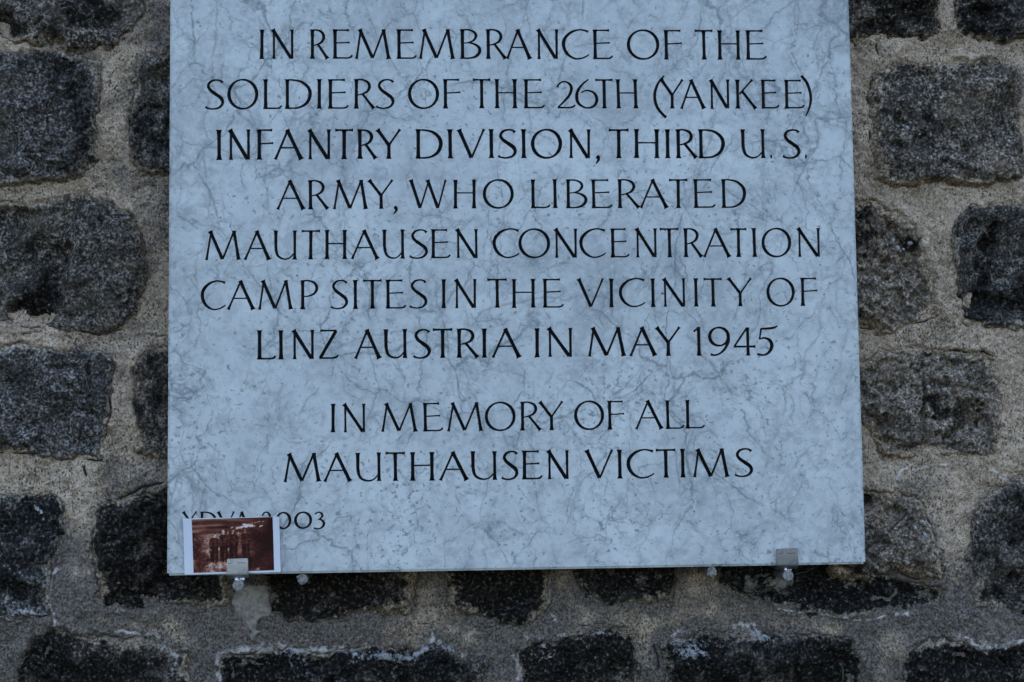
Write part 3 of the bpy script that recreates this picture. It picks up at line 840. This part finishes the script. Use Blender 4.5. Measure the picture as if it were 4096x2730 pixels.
# each cut line: words, zoomed readings of where every letter starts and ends (view offset, scale) and its baseline / cap line
R1, R2 = (640, 60, 1.6807), (1940, 60, 1.5687)
R3, R4 = (640, 680, 1.6807), (1940, 680, 1.5687)
R5, R6 = (1000, 1560, 2.353), (1950, 1560, 1.9608)
R7 = (660, 2000, 3.361)
LINES = [
    ('IN REMEMBRANCE OF THE', [(1050, 236.5, 118.5), (2000, 236.6, 117.5), (3020, 239.8, 122)],
     [(R1, 'I 667 700 N 745 900 R 1012 1138 E 1162 1297 M 1312 1552 E 1592 1727 M 1742 1983 B 2018 2160'),
      (R2, 'R 8 140 A 132 295 N 320 460 C 485 657 E 678 805 O 893 1095 F 1125 1244 T 1312 1440 H 1460 1605 E 1638 1770')]),
    ('SOLDIERS OF THE 26TH (YANKEE)', [(850, 438, 318), (2000, 434.2, 317), (3150, 436, 320)],
     [(R1, 'S 298 430 O 455 660 L 695 822 D 838 1020 I 1055 1087 E 1130 1270 R 1305 1450 S 1447 1575 O 1670 1876 F 1905 2027 T 2097 2230'),
      (R2, 'H 62 203 E 243 378 2 447 570 6 568 712 T 688 812 H 825 962 ( 1058 1143 Y 1097 1248 A 1225 1387 N 1407 1535 K 1575 1710 E 1735 1848 E 1880 2008 ) 1982 2053')]),
    ('INFANTRY DIVISION, THIRD U.S.', [(880, 641, 519.5), (1960, 634, 517.7), (3230, 634, 518)],
     [(R1, 'I 378 418 N 455 607 F 652 768 A 765 968 N 987 1147 T 1168 1307 R 1330 1463 Y 1448 1622 D 1718 1900 I 1935 1970 V 1993 2187 I 2210 2247'),
      (R2, 'S 75 200 I 228 260 O 290 483 N 520 662 , 692 722 T 768 912 H 933 1098 I 1127 1167 R 1200 1338 D 1340 1507 U 1605 1762 . 1785 1807 S 1862 1980 . 2003 2025')]),
    ('ARMY, WHO LIBERATED', [(1120, 839.5, 722), (1800, 835, 719.5), (2980, 833, 717)],
     [(R3, 'A 782 980 R 998 1140 M 1163 1397 Y 1395 1573 , 1565 1600 W 1675 1930 H 1970 2128'),
      (R4, 'O -12 180 L 288 412 I 428 455 B 508 643 E 668 803 R 833 978 A 970 1155 T 1148 1280 E 1310 1450 D 1485 1640')]),
    ('MAUTHAUSEN CONCENTRATION', [(830, 1042, 925), (1960, 1033, 916), (3250, 1028.5, 913)],
     [(R3, 'M 303 543 A 563 747 U 763 920 T 942 1083 H 1107 1257 A 1282 1477 U 1495 1645 S 1672 1800 E 1822 1955 N 1985 2138'),
      (R4, 'C 50 220 O 213 410 N 430 580 C 595 762 E 790 908 N 940 1080 T 1093 1227 R 1250 1370 A 1368 1547 T 1535 1650 I 1680 1707 O 1738 1922 N 1955 2105')]),
    ('CAMP SITES IN THE VICINITY OF', [(820, 1241, 1124), (1960, 1233, 1117), (3270, 1225, 1112)],
     [(R3, 'C 275 443 A 450 642 M 660 893 P 945 1063 S 1142 1263 I 1298 1330 T 1357 1500 E 1518 1657 S 1672 1797 I 1893 1922 N 1975 2127'),
      (R4, 'T 8 148 H 167 318 E 363 497 V 575 748 I 780 808 C 843 1010 I 1043 1068 N 1112 1260 I 1312 1340 T 1368 1498 Y 1520 1680 O 1770 1945 F 1982 2093')]),
    ('LINZ AUSTRIA IN MAY 1945', [(1040, 1439, 1322), (1960, 1432, 1315), (2500, 1426, 1310), (3110, 1423, 1308)],
     [(R3, 'L 653 782 I 798 830 N 883 1037 Z 1065 1203 A 1305 1492 U 1503 1663 S 1697 1820 T 1825 1977 R 1995 2150 I 2165 2197'),
      (R4, 'A 40 232 I 310 345 N 385 550 M 645 887 A 905 1083 Y 1065 1230 1 1308 1358 9 1405 1538 4 1558 1705 5 1702 1845')]),
    ('IN MEMORY OF ALL', [(1330, 1731.5, 1617), (2170, 1723, 1607), (2780, 1715.5, 1600.5)],
     [(R5, 'I 760 803 N 868 1088 M 1235 1578 E 1630 1822 M 1855 2195'),
      (R6, 'O -19 220 R 258 430 Y 400 600 O 683 915 F 945 1080 A 1158 1383 L 1400 1545 L 1553 1708')]),
    ('MAUTHAUSEN VICTIMS', [(1150, 1930, 1815), (1690, 1924.5, 1809), (2480, 1915, 1799), (3000, 1908, 1794)],
     [(R5, 'M 315 670 A 690 965 U 990 1240 T 1265 1475 H 1505 1740 A 1778 2065 U 2073 2330'),
      (R6, 'S 103 240 E 270 433 N 462 640 V 760 990 I 1020 1060 C 1095 1313 T 1313 1490 I 1508 1560 M 1612 1900 S 1932 2083')]),
    ('YDVA 2003', [(730, 2118, 2047.5), (1300, 2117, 2048)],
     [(R7, 'Y 225 435 D 470 690 V 695 942 A 935 1140 2 1300 1440 0 1488 1693 0 1740 1975 3 1992 2150')]),
]

rg = np.random.default_rng(3)
layers = {}
line_z = []
count = 0
for li, (txt, bl, runs) in enumerate(LINES):
    bx = [b[0] for b in bl]
    zs_ = []
    for (ox, oy, sc), s in runs:
        tk = s.split()
        for j in range(0, len(tk), 3):
            ch, a, b = tk[j], ox + float(tk[j + 1]) / sc, ox + float(tk[j + 2]) / sc
            mid = (a + b) / 2
            vb, vt = np.interp(mid, bx, [q[1] for q in bl]), np.interp(mid, bx, [q[2] for q in bl])
            if ch == '2' and li == 1: vt += 7
            xa, zb = px(a, vb)
            xb, _ = px(b, vb)
            _, zt = px(mid, vt)
            cap = (zt - zb)
            strokes = G[ch]()
            wb = 1.12 if li in (2, 6, 8) else (1.35 if li == 9 else 1.0)    # some lines are cut a little heavier
            allx = np.concatenate([np.concatenate([A[:, 0] - A[:, 2] * .5 * wb * .8, A[:, 0] + A[:, 2] * .5 * wb * .8]) for A, _ in strokes])
            lo, hi = allx.min(), allx.max()
            lean = rg.normal(0, .006)
            for k, (A, closed) in enumerate(strokes):
                A = A.copy()
                x = xa + (A[:, 0] - lo) / (hi - lo) * (xb - xa) + lean * A[:, 1] * cap
                zz = zb + A[:, 1] * cap + rg.normal(0, .0001)
                w = A[:, 2] * cap * wb * (1 + rg.normal(0, .035, len(A)))
                layers.setdefault((k, count % 2), []).append((np.stack([x, zz, w], 1), closed))
                if ch not in '(),.': zs_ += [zz.min(), zz.max()]
            count += 1
    line_z.append((min(zs_), max(zs_)))


def cutters(strokes):
    bm = bmesh.new()
    for A, closed in strokes:
        n = len(A)
        c = A[:, :2]
        if closed: tg = np.roll(c, -1, 0) - np.roll(c, 1, 0)
        else: tg = np.gradient(c, axis=0)
        tg /= np.maximum(np.linalg.norm(tg, axis=1, keepdims=True), 1e-9)
        nm = np.stack([-tg[:, 1], tg[:, 0]], 1)
        L_, R_ = c + nm * A[:, 2:3] * .5, c - nm * A[:, 2:3] * .5
        dep = np.clip(A[:, 2] * .62, .0008, .005)
        sec = []
        for i in range(n):
            sec.append([bm.verts.new((L_[i][0], -.0012, L_[i][1])), bm.verts.new((L_[i][0], .00025, L_[i][1])),
                        bm.verts.new((c[i][0], dep[i], c[i][1])),
                        bm.verts.new((R_[i][0], .00025, R_[i][1])), bm.verts.new((R_[i][0], -.0012, R_[i][1]))])
        for i in range(n if closed else n - 1):
            p, q = sec[i], sec[(i + 1) % n]
            for k in range(5):
                bm.faces.new((p[k], p[(k + 1) % 5], q[(k + 1) % 5], q[k]))
        if not closed:
            bm.faces.new(sec[0][::-1])
            bm.faces.new(sec[-1])
    bmesh.ops.recalc_face_normals(bm, faces=bm.faces)
    me = bpy.data.meshes.new('cut')
    bm.to_mesh(me)
    bm.free()
    return me


bm = bmesh.new()
bmesh.ops.create_cube(bm, size=1)
for v in bm.verts:
    v.co = Vector((X0 + (v.co.x + .5) * (X1 - X0), (v.co.y + .5) * TH, ZB + (v.co.z + .5) * (ZT - ZB)))
bmesh.ops.bevel(bm, geom=[e for e in bm.edges], offset=.0024, segments=2, affect='EDGES')
sm = bpy.data.meshes.new('stone_slab')
bm.to_mesh(sm)
bm.free()
slab = link('stone_slab', sm, M_MARB)
cl = [cutters(v) for k, v in sorted(layers.items())]
# a chip knocked out of the lower edge
bm = bmesh.new()
bmesh.ops.create_icosphere(bm, subdivisions=3, radius=1)
xc, zc = px(2750 + 365 / 2.941, 2100 + 488 / 2.941)
for v in bm.verts:
    s = 1 + .25 * math.sin(5 * v.co.x + 1) * math.cos(4 * v.co.z) + .15 * math.sin(9 * v.co.x + 7 * v.co.y)
    v.co = Vector((xc + v.co.x * .011 * s, v.co.y * .0042 * s, ZB - .0008 + v.co.z * .0036 * s))
me = bpy.data.meshes.new('cut')
bm.to_mesh(me)
bm.free()
cl.append(me)
tmp = []
for me in cl:
    c = bpy.data.objects.new('cut', me)
    COL.objects.link(c)
    tmp.append(c)
    md = slab.modifiers.new('b', 'BOOLEAN')
    md.operation, md.object, md.solver = 'DIFFERENCE', c, 'MANIFOLD'
dg = bpy.context.evaluated_depsgraph_get()
res = bpy.data.meshes.new_from_object(slab.evaluated_get(dg))
bpy.data.objects.remove(slab)
for c in tmp: bpy.data.objects.remove(c)

# groove faces become the painted inscription, one mesh per line; the rest stays marble
bm = bmesh.new()
bm.from_mesh(res)
bm.faces.ensure_lookup_table()
cuts = [(line_z[i][0] + line_z[i + 1][1]) / 2 for i in range(len(LINES) - 1)]
grp = {}
for f in bm.faces:
    c = f.calc_center_median()
    if max(v.co.y for v in f.verts) > 5e-5 and c.y < .02 and X0 + .006 < c.x < X1 - .006 and ZB + .006 < c.z < ZT - .006:
        k = sum(c.z < q for q in cuts)
        grp.setdefault(k, []).append(f)
plaque = empty('memorial_plaque', ((X0 + X1) / 2, TH / 2, Z0 + ZB))
tag(plaque, 'large white grey-veined marble plaque with black cut lettering fixed to the stone wall', 'plaque')
off = Vector((-(X0 + X1) / 2, -TH / 2, -ZB))


def pparent(o):
    o.parent = plaque
    o.location = off
    return o


for k, fs in sorted(grp.items()):
    vm, vs, fcs = {}, [], []
    for f in fs:
        ff = []
        for v in f.verts:
            if v.index not in vm:
                vm[v.index] = len(vs)
                vs.append(tuple(v.co))
            ff.append(vm[v.index])
        fcs.append(ff)
    me = bpy.data.meshes.new('inscription_line')
    me.from_pydata(vs, [], fcs)
    me.update()
    o = pparent(link('inscription_line', me, M_PAINT))
    o['label'] = 'line of cut letters reading ' + LINES[k][0] + (', half hidden behind the photo' if k == 9 else '')
bmesh.ops.delete(bm, geom=[f for fs in grp.values() for f in fs], context='FACES_ONLY')
sm = bpy.data.meshes.new('stone_slab')
bm.to_mesh(sm)
bm.free()
sm.materials.clear()
pparent(link('stone_slab', sm, M_MARB))

# ------------------------------------------------------------------ clamps holding the plaque, and sawn-off pins
def rod_mesh(bm, x, z, y0, y1, r, seg_=40, bev=.0006):
    prof = [(y0, 0.0), (y0, r - bev), (y0 + bev, r), (y1, r)]
    rings = []
    for (y, rr) in prof[1:]:
        rings.append([bm.verts.new((x + rr * math.cos(2 * math.pi * k / seg_), y, z + rr * math.sin(2 * math.pi * k / seg_))) for k in range(seg_)])
    bm.faces.new(rings[0])
    for a, b in zip(rings, rings[1:]):
        for k in range(seg_):
            bm.faces.new((a[k], a[(k + 1) % seg_], b[(k + 1) % seg_], b[k]))
    bmesh.ops.recalc_face_normals(bm, faces=bm.faces)


def clamp(label, u0, u1, vtop, ur, vr, wid, tilt):
    xa, zt = px(u0, vtop, -.006)
    xb, _ = px(u1, vtop, -.006)
    xr, zr = px(ur, vr, -.007)
    xc = (xa + xb) / 2
    t = empty('plaque_clamp', (xc, 0, Z0 + ZB))
    tag(t, label, 'clamp', 'steel clamps under the plaque')
    hw = (xb - xa) / 2
    # profile (y, z relative to slab bottom): tab in front of the slab, rounded under its edge, shelf below it
    top = zt - ZB
    yf, th = -.0036, .0022
    out = [(yf, top), (yf, .002)]
    inn = [(yf - th, top - .0006), (yf - th, .002)]
    for k in range(1, 9):
        a = math.pi / 2 * k / 8
        out.append((yf + .0042 * (1 - math.cos(a)), .002 - .0042 * math.sin(a)))
        inn.append((yf + .0042 - (.0042 + th) * math.cos(a), .002 - (.0042 + th) * math.sin(a)))
    out.append((.027, .002 - .0042))
    inn.append((.027, .002 - .0042 - th))
    bm = bmesh.new()
    cols = []
    for sx in (-hw, hw):
        cols.append(([bm.verts.new((sx, y, z)) for y, z in out], [bm.verts.new((sx, y, z)) for y, z in inn]))
    n = len(out)
    for i in range(n - 1):
        bm.faces.new((cols[0][0][i], cols[0][0][i + 1], cols[1][0][i + 1], cols[1][0][i]))
        bm.faces.new((cols[0][1][i], cols[1][1][i], cols[1][1][i + 1], cols[0][1][i + 1]))
        for s in (0, 1):
            o_, i_ = cols[s]
            bm.faces.new((o_[i], i_[i], i_[i + 1], o_[i + 1]))
    for i in (0, n - 1):
        bm.faces.new((cols[0][0][i], cols[1][0][i], cols[1][1][i], cols[0][1][i]))
    bmesh.ops.recalc_face_normals(bm, faces=bm.faces)
    sharp = [e for e in bm.edges if len(e.link_faces) == 2 and e.calc_face_angle(0) > .9]
    bmesh.ops.bevel(bm, geom=sharp, offset=.0005, segments=2, affect='EDGES')
    w = 2 * hw
    pl = bm_obj('clip_plate', bm, steel_mat('brushed_steel', (0.47, 0.455, 0.435) if wid > .0062 else (0.27, 0.262, 0.255), .44, True,
                [(-hw + w * .06, -hw + w * .22, top * .70, .00042), (-hw + w * .5, -hw + w * .90, top * .715, .0004)]), t)
    me = pl.data
    me.polygons.foreach_set('use_smooth', [True] * len(me.polygons))
    me.set_sharp_from_angle(angle=math.radians(40))
    pl.rotation_euler = (0, tilt, 0)
    bm = bmesh.new()
    rod_mesh(bm, xr - xc, zr - ZB, -.007, .080, wid)
    ro = bm_obj('pin', bm, M_ROD, t)
    ro.data.set_sharp_from_angle(angle=math.radians(40))
    ro.data.materials.append(M_SAWN)
    for p in ro.data.polygons:
        if p.normal.y < -.9: p.material_index = 1
    # weld between shelf and pin: a few beads run together
    bm = bmesh.new()
    ztop, zbot = -.0042 - th + .003, zr - ZB + wid * .85
    rr = random.Random(int(ur))
    for k in range(12):
        bmesh.ops.create_uvsphere(bm, u_segments=16, v_segments=10, radius=1, matrix=Matrix.Translation((xr - xc + rr.uniform(-.0045, .0045) + hw * .07, -.003 + rr.uniform(0, .02), (ztop + zbot) / 2 + rr.uniform(-.0008, .0008))) @ Matrix.Diagonal((rr.uniform(.0014, .0024), rr.uniform(.0022, .003), abs(ztop - zbot) / 2 + .0012, 1)))
    bm_obj('weld', bm, M_WELD, t)
    return t


clamp('steel clamp on round pin, its plate gripping the sepia photo to the plaque', 908.5, 993, 2235, 952.2, 2343.6, .00625, math.radians(-1.2))
clamp('steel clamp with bare plate over the marble near the right corner of plaque', 3108, 3193, 2195.5, 3153.6, 2304.7, .0061, math.radians(-1.0))


def stub(label, u, v, r, yfront, lip):
    x, z = px(u, v, yfront)
    t = empty('sawn_pin', (x, yfront, Z0 + z))
    tag(t, label, 'pin')
    bm = bmesh.new()
    rod_mesh(bm, 0, 0, 0, YB + .01 - yfront, r)
    ro = bm_obj('shaft', bm, M_ROD, t)
    ro.data.set_sharp_from_angle(angle=math.radians(40))
    bm = bmesh.new()                       # torn, slightly slanting cut face with a burr
    n = 40
    rr = random.Random(int(u))
    ph = [rr.uniform(0, 6.28) for _ in range(4)]
    pts = []
    for k in range(n):
        a = 2 * math.pi * k / n
        q = r * (1.0 + .03 * math.sin(3 * a + ph[0]) + .03 * math.sin(7 * a + ph[1]))
        if lip: q *= 1 + .32 * math.exp(-((((a - 2.75) + math.pi) % (2 * math.pi) - math.pi) / .22) ** 2)
        pts.append((q * math.cos(a), q * math.sin(a)))
    f = [bm.verts.new((x_, -.0012 + .0006 * math.sin(k), z_)) for k, (x_, z_) in enumerate(pts)]
    f2 = [bm.verts.new((x_ * .55, -.0018 + .0005 * math.cos(2.3 * k), z_ * .55)) for k, (x_, z_) in enumerate(pts)]
    b = [bm.verts.new((x_ * .97, .001, z_ * .97)) for x_, z_ in pts]
    for k in range(n):
        l = (k + 1) % n
        bm.faces.new((f[k], f[l], b[l], b[k]))
        bm.faces.new((f2[k], f2[l], f[l], f[k]))
    bm.faces.new(f2)
    bm.faces.new(b)
    bmesh.ops.recalc_face_normals(bm, faces=bm.faces)
    bm_obj('cut_end', bm, M_SAWN, t, False)


stub('pale sawn-off metal pin with a pointed burr, under the plaque right of the photo', 1210.4, 2317.5, .0058, .002, True)
stub('greenish sawn-off metal pin under the chipped spot of the plaque edge', 2847, 2288.7, .0056, .002, False)

# ------------------------------------------------------------------ the sepia print
C4 = [px(a, b, -.0015) for a, b in ((738, 2300), (1122.7, 2289), (1117.6, 2067), (732.9, 2075))]       # BL BR TR TL
I4 = [px(a, b, -.0018) for a, b in ((773.7, 2293), (1096.5, 2282), (1091.4, 2068.5), (767.7, 2078.8))]
pr = empty('photo_print', (C4[0][0], 0, Z0 + C4[0][1]))
tag(pr, 'small sepia photo print of five soldiers with white borders, clamped to the plaque corner', 'photograph')


def bil(Q, s, t):
    a, b, c, d = [np.array(q) for q in Q]
    return (a[None] * ((1 - s) * (1 - t))[:, None] + b[None] * (s * (1 - t))[:, None] + c[None] * (s * t)[:, None] + d[None] * ((1 - s) * t)[:, None])


def curl(x, z):
    """the card bows a little off the marble away from the clamp"""
    u = (x - C4[0][0]) / (C4[1][0] - C4[0][0])
    v = (z - C4[0][1]) / (C4[2][1] - C4[0][1])
    return -.0009 - .0026 * np.clip(v, 0, 1.1) ** 2 - .0012 * (u - .38) ** 2 * 2


def sheet(name, Q, nx, ny, lift, mat, parent, thick=0.0):
    s, t = np.meshgrid(np.linspace(0, 1, nx), np.linspace(0, 1, ny))
    P = bil(Q, s.ravel(), t.ravel())
    y = curl(P[:, 0], P[:, 1]) - lift
    vs = np.stack([P[:, 0] - C4[0][0], y, P[:, 1] - C4[0][1]], 1)
    fs = [(j * nx + i, j * nx + i + 1, (j + 1) * nx + i + 1, (j + 1) * nx + i) for j in range(ny - 1) for i in range(nx - 1)]
    n = len(vs)
    if thick:
        vs = np.concatenate([vs, vs + np.array([[0, thick, 0]])])
        fs = fs + [tuple(n + q for q in f[::-1]) for f in fs]
        bd = [i for i in range(nx)] + [j * nx + nx - 1 for j in range(1, ny)] + [(ny - 1) * nx + i for i in range(nx - 2, -1, -1)] + [j * nx for j in range(ny - 2, 0, -1)]
        for a, b in zip(bd, bd[1:] + bd[:1]): fs.append((b, a, a + n, b + n))
    me = bpy.data.meshes.new(name)
    me.from_pydata(vs.tolist(), [], fs)
    me.update()
    me.polygons.foreach_set('use_smooth', [not thick] * len(me.polygons))
    return link(name, me, mat, parent), s, t


sheet('paper', C4, 40, 26, 0.0, M_PAPER, pr, .0004)
NX, NY = 300, 200
po, s, t = sheet('picture', I4, NX, NY, .00012, M_PRINT, pr)
# picture as printed: s to the right, t upwards; tones 0 dark .. 1 light
a = s * 1.5
tone = .20 + .20 * fbm(a, t, .16, 4, 500) + .16 * fbm(a, t, .025, 3, 501)
grass = sst(.10, .55, fbm(a * 1, t * 2.2, .22, 4, 503) + .45 * (1 - s) - .25)
tone += .20 * sst(.0, .25, s) * sst(.78, .55, s) * sst(.76, .70, t) * sst(.2, .4, t)
tone += .34 * grass * sst(.74, .66, t) * sst(.62, .35, s) * (.55 + .9 * fbm(a, t, .03, 3, 504))
tone += sst(.25, .12, t) * sst(.12, .3, s) * sst(.62, .45, s) * (.38 + .5 * fbm(a, t, .06, 3, 505))
far = sst(.72, .76, t)
tone = tone * (1 - far) + far * (.20 + .08 * fbm(a, t * 3, .1, 3, 506))
tone += .26 * np.exp(-((t - .87 - .02 * s) / .025) ** 2) * sst(.45, .3, s) + .22 * np.exp(-((t - .97 - .02 * np.sin(6 * s)) / .02) ** 2) * sst(.8, .6, s)
tone += .22 * np.exp(-((t - .77) / .03) ** 2) * sst(.2, .02, s) + .12 * np.exp(-((t - .80) / .035) ** 2) * sst(.5, .3, s)
tone -= .14 * np.exp(-((t - .835) / .03) ** 2) * sst(.14, .2, s) * sst(.5, .42, s)


def snow(x0, y0, x1, y1, w, g):
    global tone
    d = polydist(s * 1.5, t, [(x0 * 1.5, y0), (x1 * 1.5, y1)], False)
    tone = tone + g * np.exp(-((d + .012 * fbm(a, t, .03, 2, 510)) / w) ** 2)


snow(.55, .81, .68, .85, .022, .75); snow(.63, .875, .74, .865, .016, .65); snow(.66, .83, .78, .845, .012, .6)
snow(.72, .89, .84, .92, .008, .4); snow(.88, .925, .90, .927, .007, .7); snow(.84, .83, .87, .845, .01, .6)
tone *= 1 - .82 * sst(.86, .93, s + .1 * (1 - t) - .06 * t + .03 * fbm(a, t, .1, 2, 511)) * sst(.2, .5, t)
tone *= 1 - .45 * sst(.6, .85, s) * sst(.8, .7, t)
tone += .5 * np.exp(-(((s - .80) / .025) ** 2 + ((t - .03) / .025) ** 2))


def man(x, head, foot, hx=0.0, face=.75, cap_=True, w=1.0, tr=.10):
    """a standing figure in the print: legs, jacket, arms, head; all in picture units"""
    global tone
    s = S0 + .010 * fbm(a, t, .045, 3, 560 + int(x * 100))
    H = head - foot
    hr = H * .062
    body = [(x - .052 * w, head - .20 * H), (x - .018, head - .15 * H), (x + .018, head - .15 * H), (x + .052 * w, head - .20 * H), (x + .060 * w, head - .38 * H), (x + .048 * w, head - .56 * H), (x + .045 * w, foot + .06), (x + .012, foot), (x + .003, head - .60 * H), (x - .006, foot + .01), (x - .046 * w, foot + .05), (x - .05 * w, head - .56 * H), (x - .060 * w, head - .40 * H)]
    d = polydist(s * 1.5, t, [(p[0] * 1.5, p[1]) for p in body])
    m_ = sst(.012, -.006, d)
    shade = tr - .045 + .09 * sst(head - .52 * H, head - .46 * H, t) + .17 * fbm(a, t, .03, 4, int(x * 900)) + .05 * np.sin((s - x) * 90)
    tone = tone * (1 - m_) + np.clip(shade, .015, 1) * m_
    tone -= .10 * np.exp(-((t - head + .50 * H) / .008) ** 2) * m_
    hd = ((s - x - hx) * 1.5 / (hr * .82)) ** 2 + ((t - head + .06 * H) / (hr * 1.15)) ** 2
    m_ = sst(1.15, .75, hd)
    ft = np.where((s - x - hx) * 1.5 > -hr * .25, face, face * .55) * sst(-hr * 1.2, -hr * .3, t - head + .06 * H + hr * .9)
    ft = np.where(t > head - .06 * H + hr * (.38 if cap_ else .75) + .012 * fbm(a, t, .02, 2, 531), .09, ft)
    tone = tone * (1 - m_) + (ft + .1 * fbm(a, t, .012, 2, 530)) * m_
    tone += .5 * np.exp(-(((s - x - hx * .5) * 1.5 / (hr * .7)) ** 2 + ((t - head + .142 * H) / (hr * .22)) ** 2))


S0 = s
man(.49, .865, .30, 0, .62, True, .7, .14)
man(.265, .735, .16, .012, .75, True, 1.0, .12)
man(.385, .795, .17, -.005, .72, False, 1.05, .10)
man(.50, .805, .16, .0, .55, True, 1.12, .10)
man(.655, .82, .17, -.008, .4, True, .95, .11)
for hx_, hy_ in ((.225, .42), (.322, .44), (.445, .43), (.57, .72), (.44, .735)):
    tone += .42 * np.exp(-(((s - hx_) / .010) ** 2 + ((t - hy_) / .022) ** 2))
tone = np.clip((tone - .05) * 1.12 + .05 * fbm(a, t, .012, 2, 540), .0, 1)
stops = np.array([0, .12, .3, .55, .8, 1.0])
R_ = np.interp(tone, stops, [.022, .062, .18, .46, .74, .85])
G_ = np.interp(tone, stops, [.005, .014, .056, .23, .53, .68])
B_ = np.interp(tone, stops, [.004, .010, .036, .16, .45, .63])
at = po.data.color_attributes.new('ink', 'FLOAT_COLOR', 'POINT')
at.data.foreach_set('color', np.stack([R_, G_, B_, np.ones_like(R_)], -1).astype(np.float32).ravel())

# ------------------------------------------------------------------ small things on the wall
def tube(bm, pts, rad, n=8):
    rings = []
    P = [Vector(p) for p in pts]
    for i, p in enumerate(P):
        d = (P[min(i + 1, len(P) - 1)] - P[max(i - 1, 0)]).normalized()
        e = d.cross(Vector((0, 1, 0)) if abs(d.y) < .9 else Vector((1, 0, 0))).normalized()
        f = d.cross(e)
        r = rad[i] if isinstance(rad, (list, tuple)) else rad
        rings.append([bm.verts.new(p + e * r * math.cos(2 * math.pi * k / n) + f * r * math.sin(2 * math.pi * k / n)) for k in range(n)])
    for a_, b_ in zip(rings, rings[1:]):
        for k in range(n): bm.faces.new((a_[k], a_[(k + 1) % n], b_[(k + 1) % n], b_[k]))
    bm.faces.new(rings[0][::-1])
    bm.faces.new(rings[-1])
    bmesh.ops.recalc_face_normals(bm, faces=bm.faces)


def strand(name, pts, rad, mat, label, cat, lift=.001):
    W_ = [seat(u, v) for u, v in pts]
    b = W_[0]
    bm = bmesh.new()
    tube(bm, [(x - b[0], y - b[1] - lift, z - b[2]) for x, y, z in W_], rad)
    o = bm_obj(name, bm, mat)
    o.location = (b[0], b[1], b[2] + Z0)
    return tag(o, label, cat)


strand('pine_needle', [(190, 304), (195, 306.5), (201, 308), (208, 308.5)], [.0003, .0009, .0009, .0003], plain('dry_needle', (.22, .10, .03)), 'thin dry orange-brown needle stuck on the dark block at upper left', 'needle')
strand('grass_blade', [(1936, 1568), (1937, 1552), (1936, 1536), (1933, 1522)], [.0012, .0012, .0009, .0002], plain('grass_green', (.035, .07, .02)), 'short green grass blade growing from the bottom joint right of centre', 'grass')
strand('leaf_tip', [(-14, 1345), (-7, 1338), (-2, 1325), (0, 1310), (-2, 1296)], [.0012, .0035, .004, .003, .0004], plain('leaf_green', (.018, .035, .010)), 'green leaf tip poking in at the left edge beside a dark block', 'leaf', .006)
strand('twig', [(2042, 1222), (2054, 1209), (2068, 1196), (2083, 1181)], [.0008, .0009, .0009, .0006], plain('dark_twig', (.02, .016, .012)), 'thin dark twig lying slantwise on the pebbly block right of plaque', 'twig', .0008)


def snail(label, u, v, r, rot):
    x, y, z = seat(u, v)
    t = empty('snail_shell', (x, y - r * .25, Z0 + z))
    t.rotation_euler = (.15, rot, .2)
    tag(t, label, 'snail shell')
    bm = bmesh.new()
    pts, rad = [], []
    for k in range(60):
        q = k / 59
        a_ = q * 2 * math.pi * 2.4
        rr = r * (.62 * math.exp(-1.9 * (1 - q)))
        pts.append((rr * math.cos(a_), -r * .35 * (1 - q) , rr * math.sin(a_)))
        rad.append(r * .46 * math.exp(-1.75 * (1 - q)))
    tube(bm, pts, rad, 14)
    bm_obj('whorl', bm, M_SHELL, t)
    bm = bmesh.new()
    p = pts[-1]
    dx_, dz_ = -math.sin(2.4 * 2 * math.pi), math.cos(2.4 * 2 * math.pi)
    tube(bm, [p, (p[0] + dx_ * r * .10, p[1], p[2] + dz_ * r * .10)], [r * .5, r * .44], 14)
    bm_obj('mouth', bm, plain('shell_mouth', (.05, .045, .04)), t)


snail('whitish snail shell with dark mouth on the pebbly block right of plaque', 2121, 1234, .0052, .6)
snail('round grey snail shell just below the right corner of the plaque', 2006, 1319, .0044, 2.4)
x, y, z = seat(1845, 1313)                 # spider thread from the right clamp to the stone
w_ = [(1822, 1322), (1838, 1317), (1856, 1313), (1866, 1306)]
strand('spider_thread', w_, .00011, plain('cobweb', (.5, .5, .5)), 'fine pale spider thread running right from the bare clamp', 'cobweb', .002)
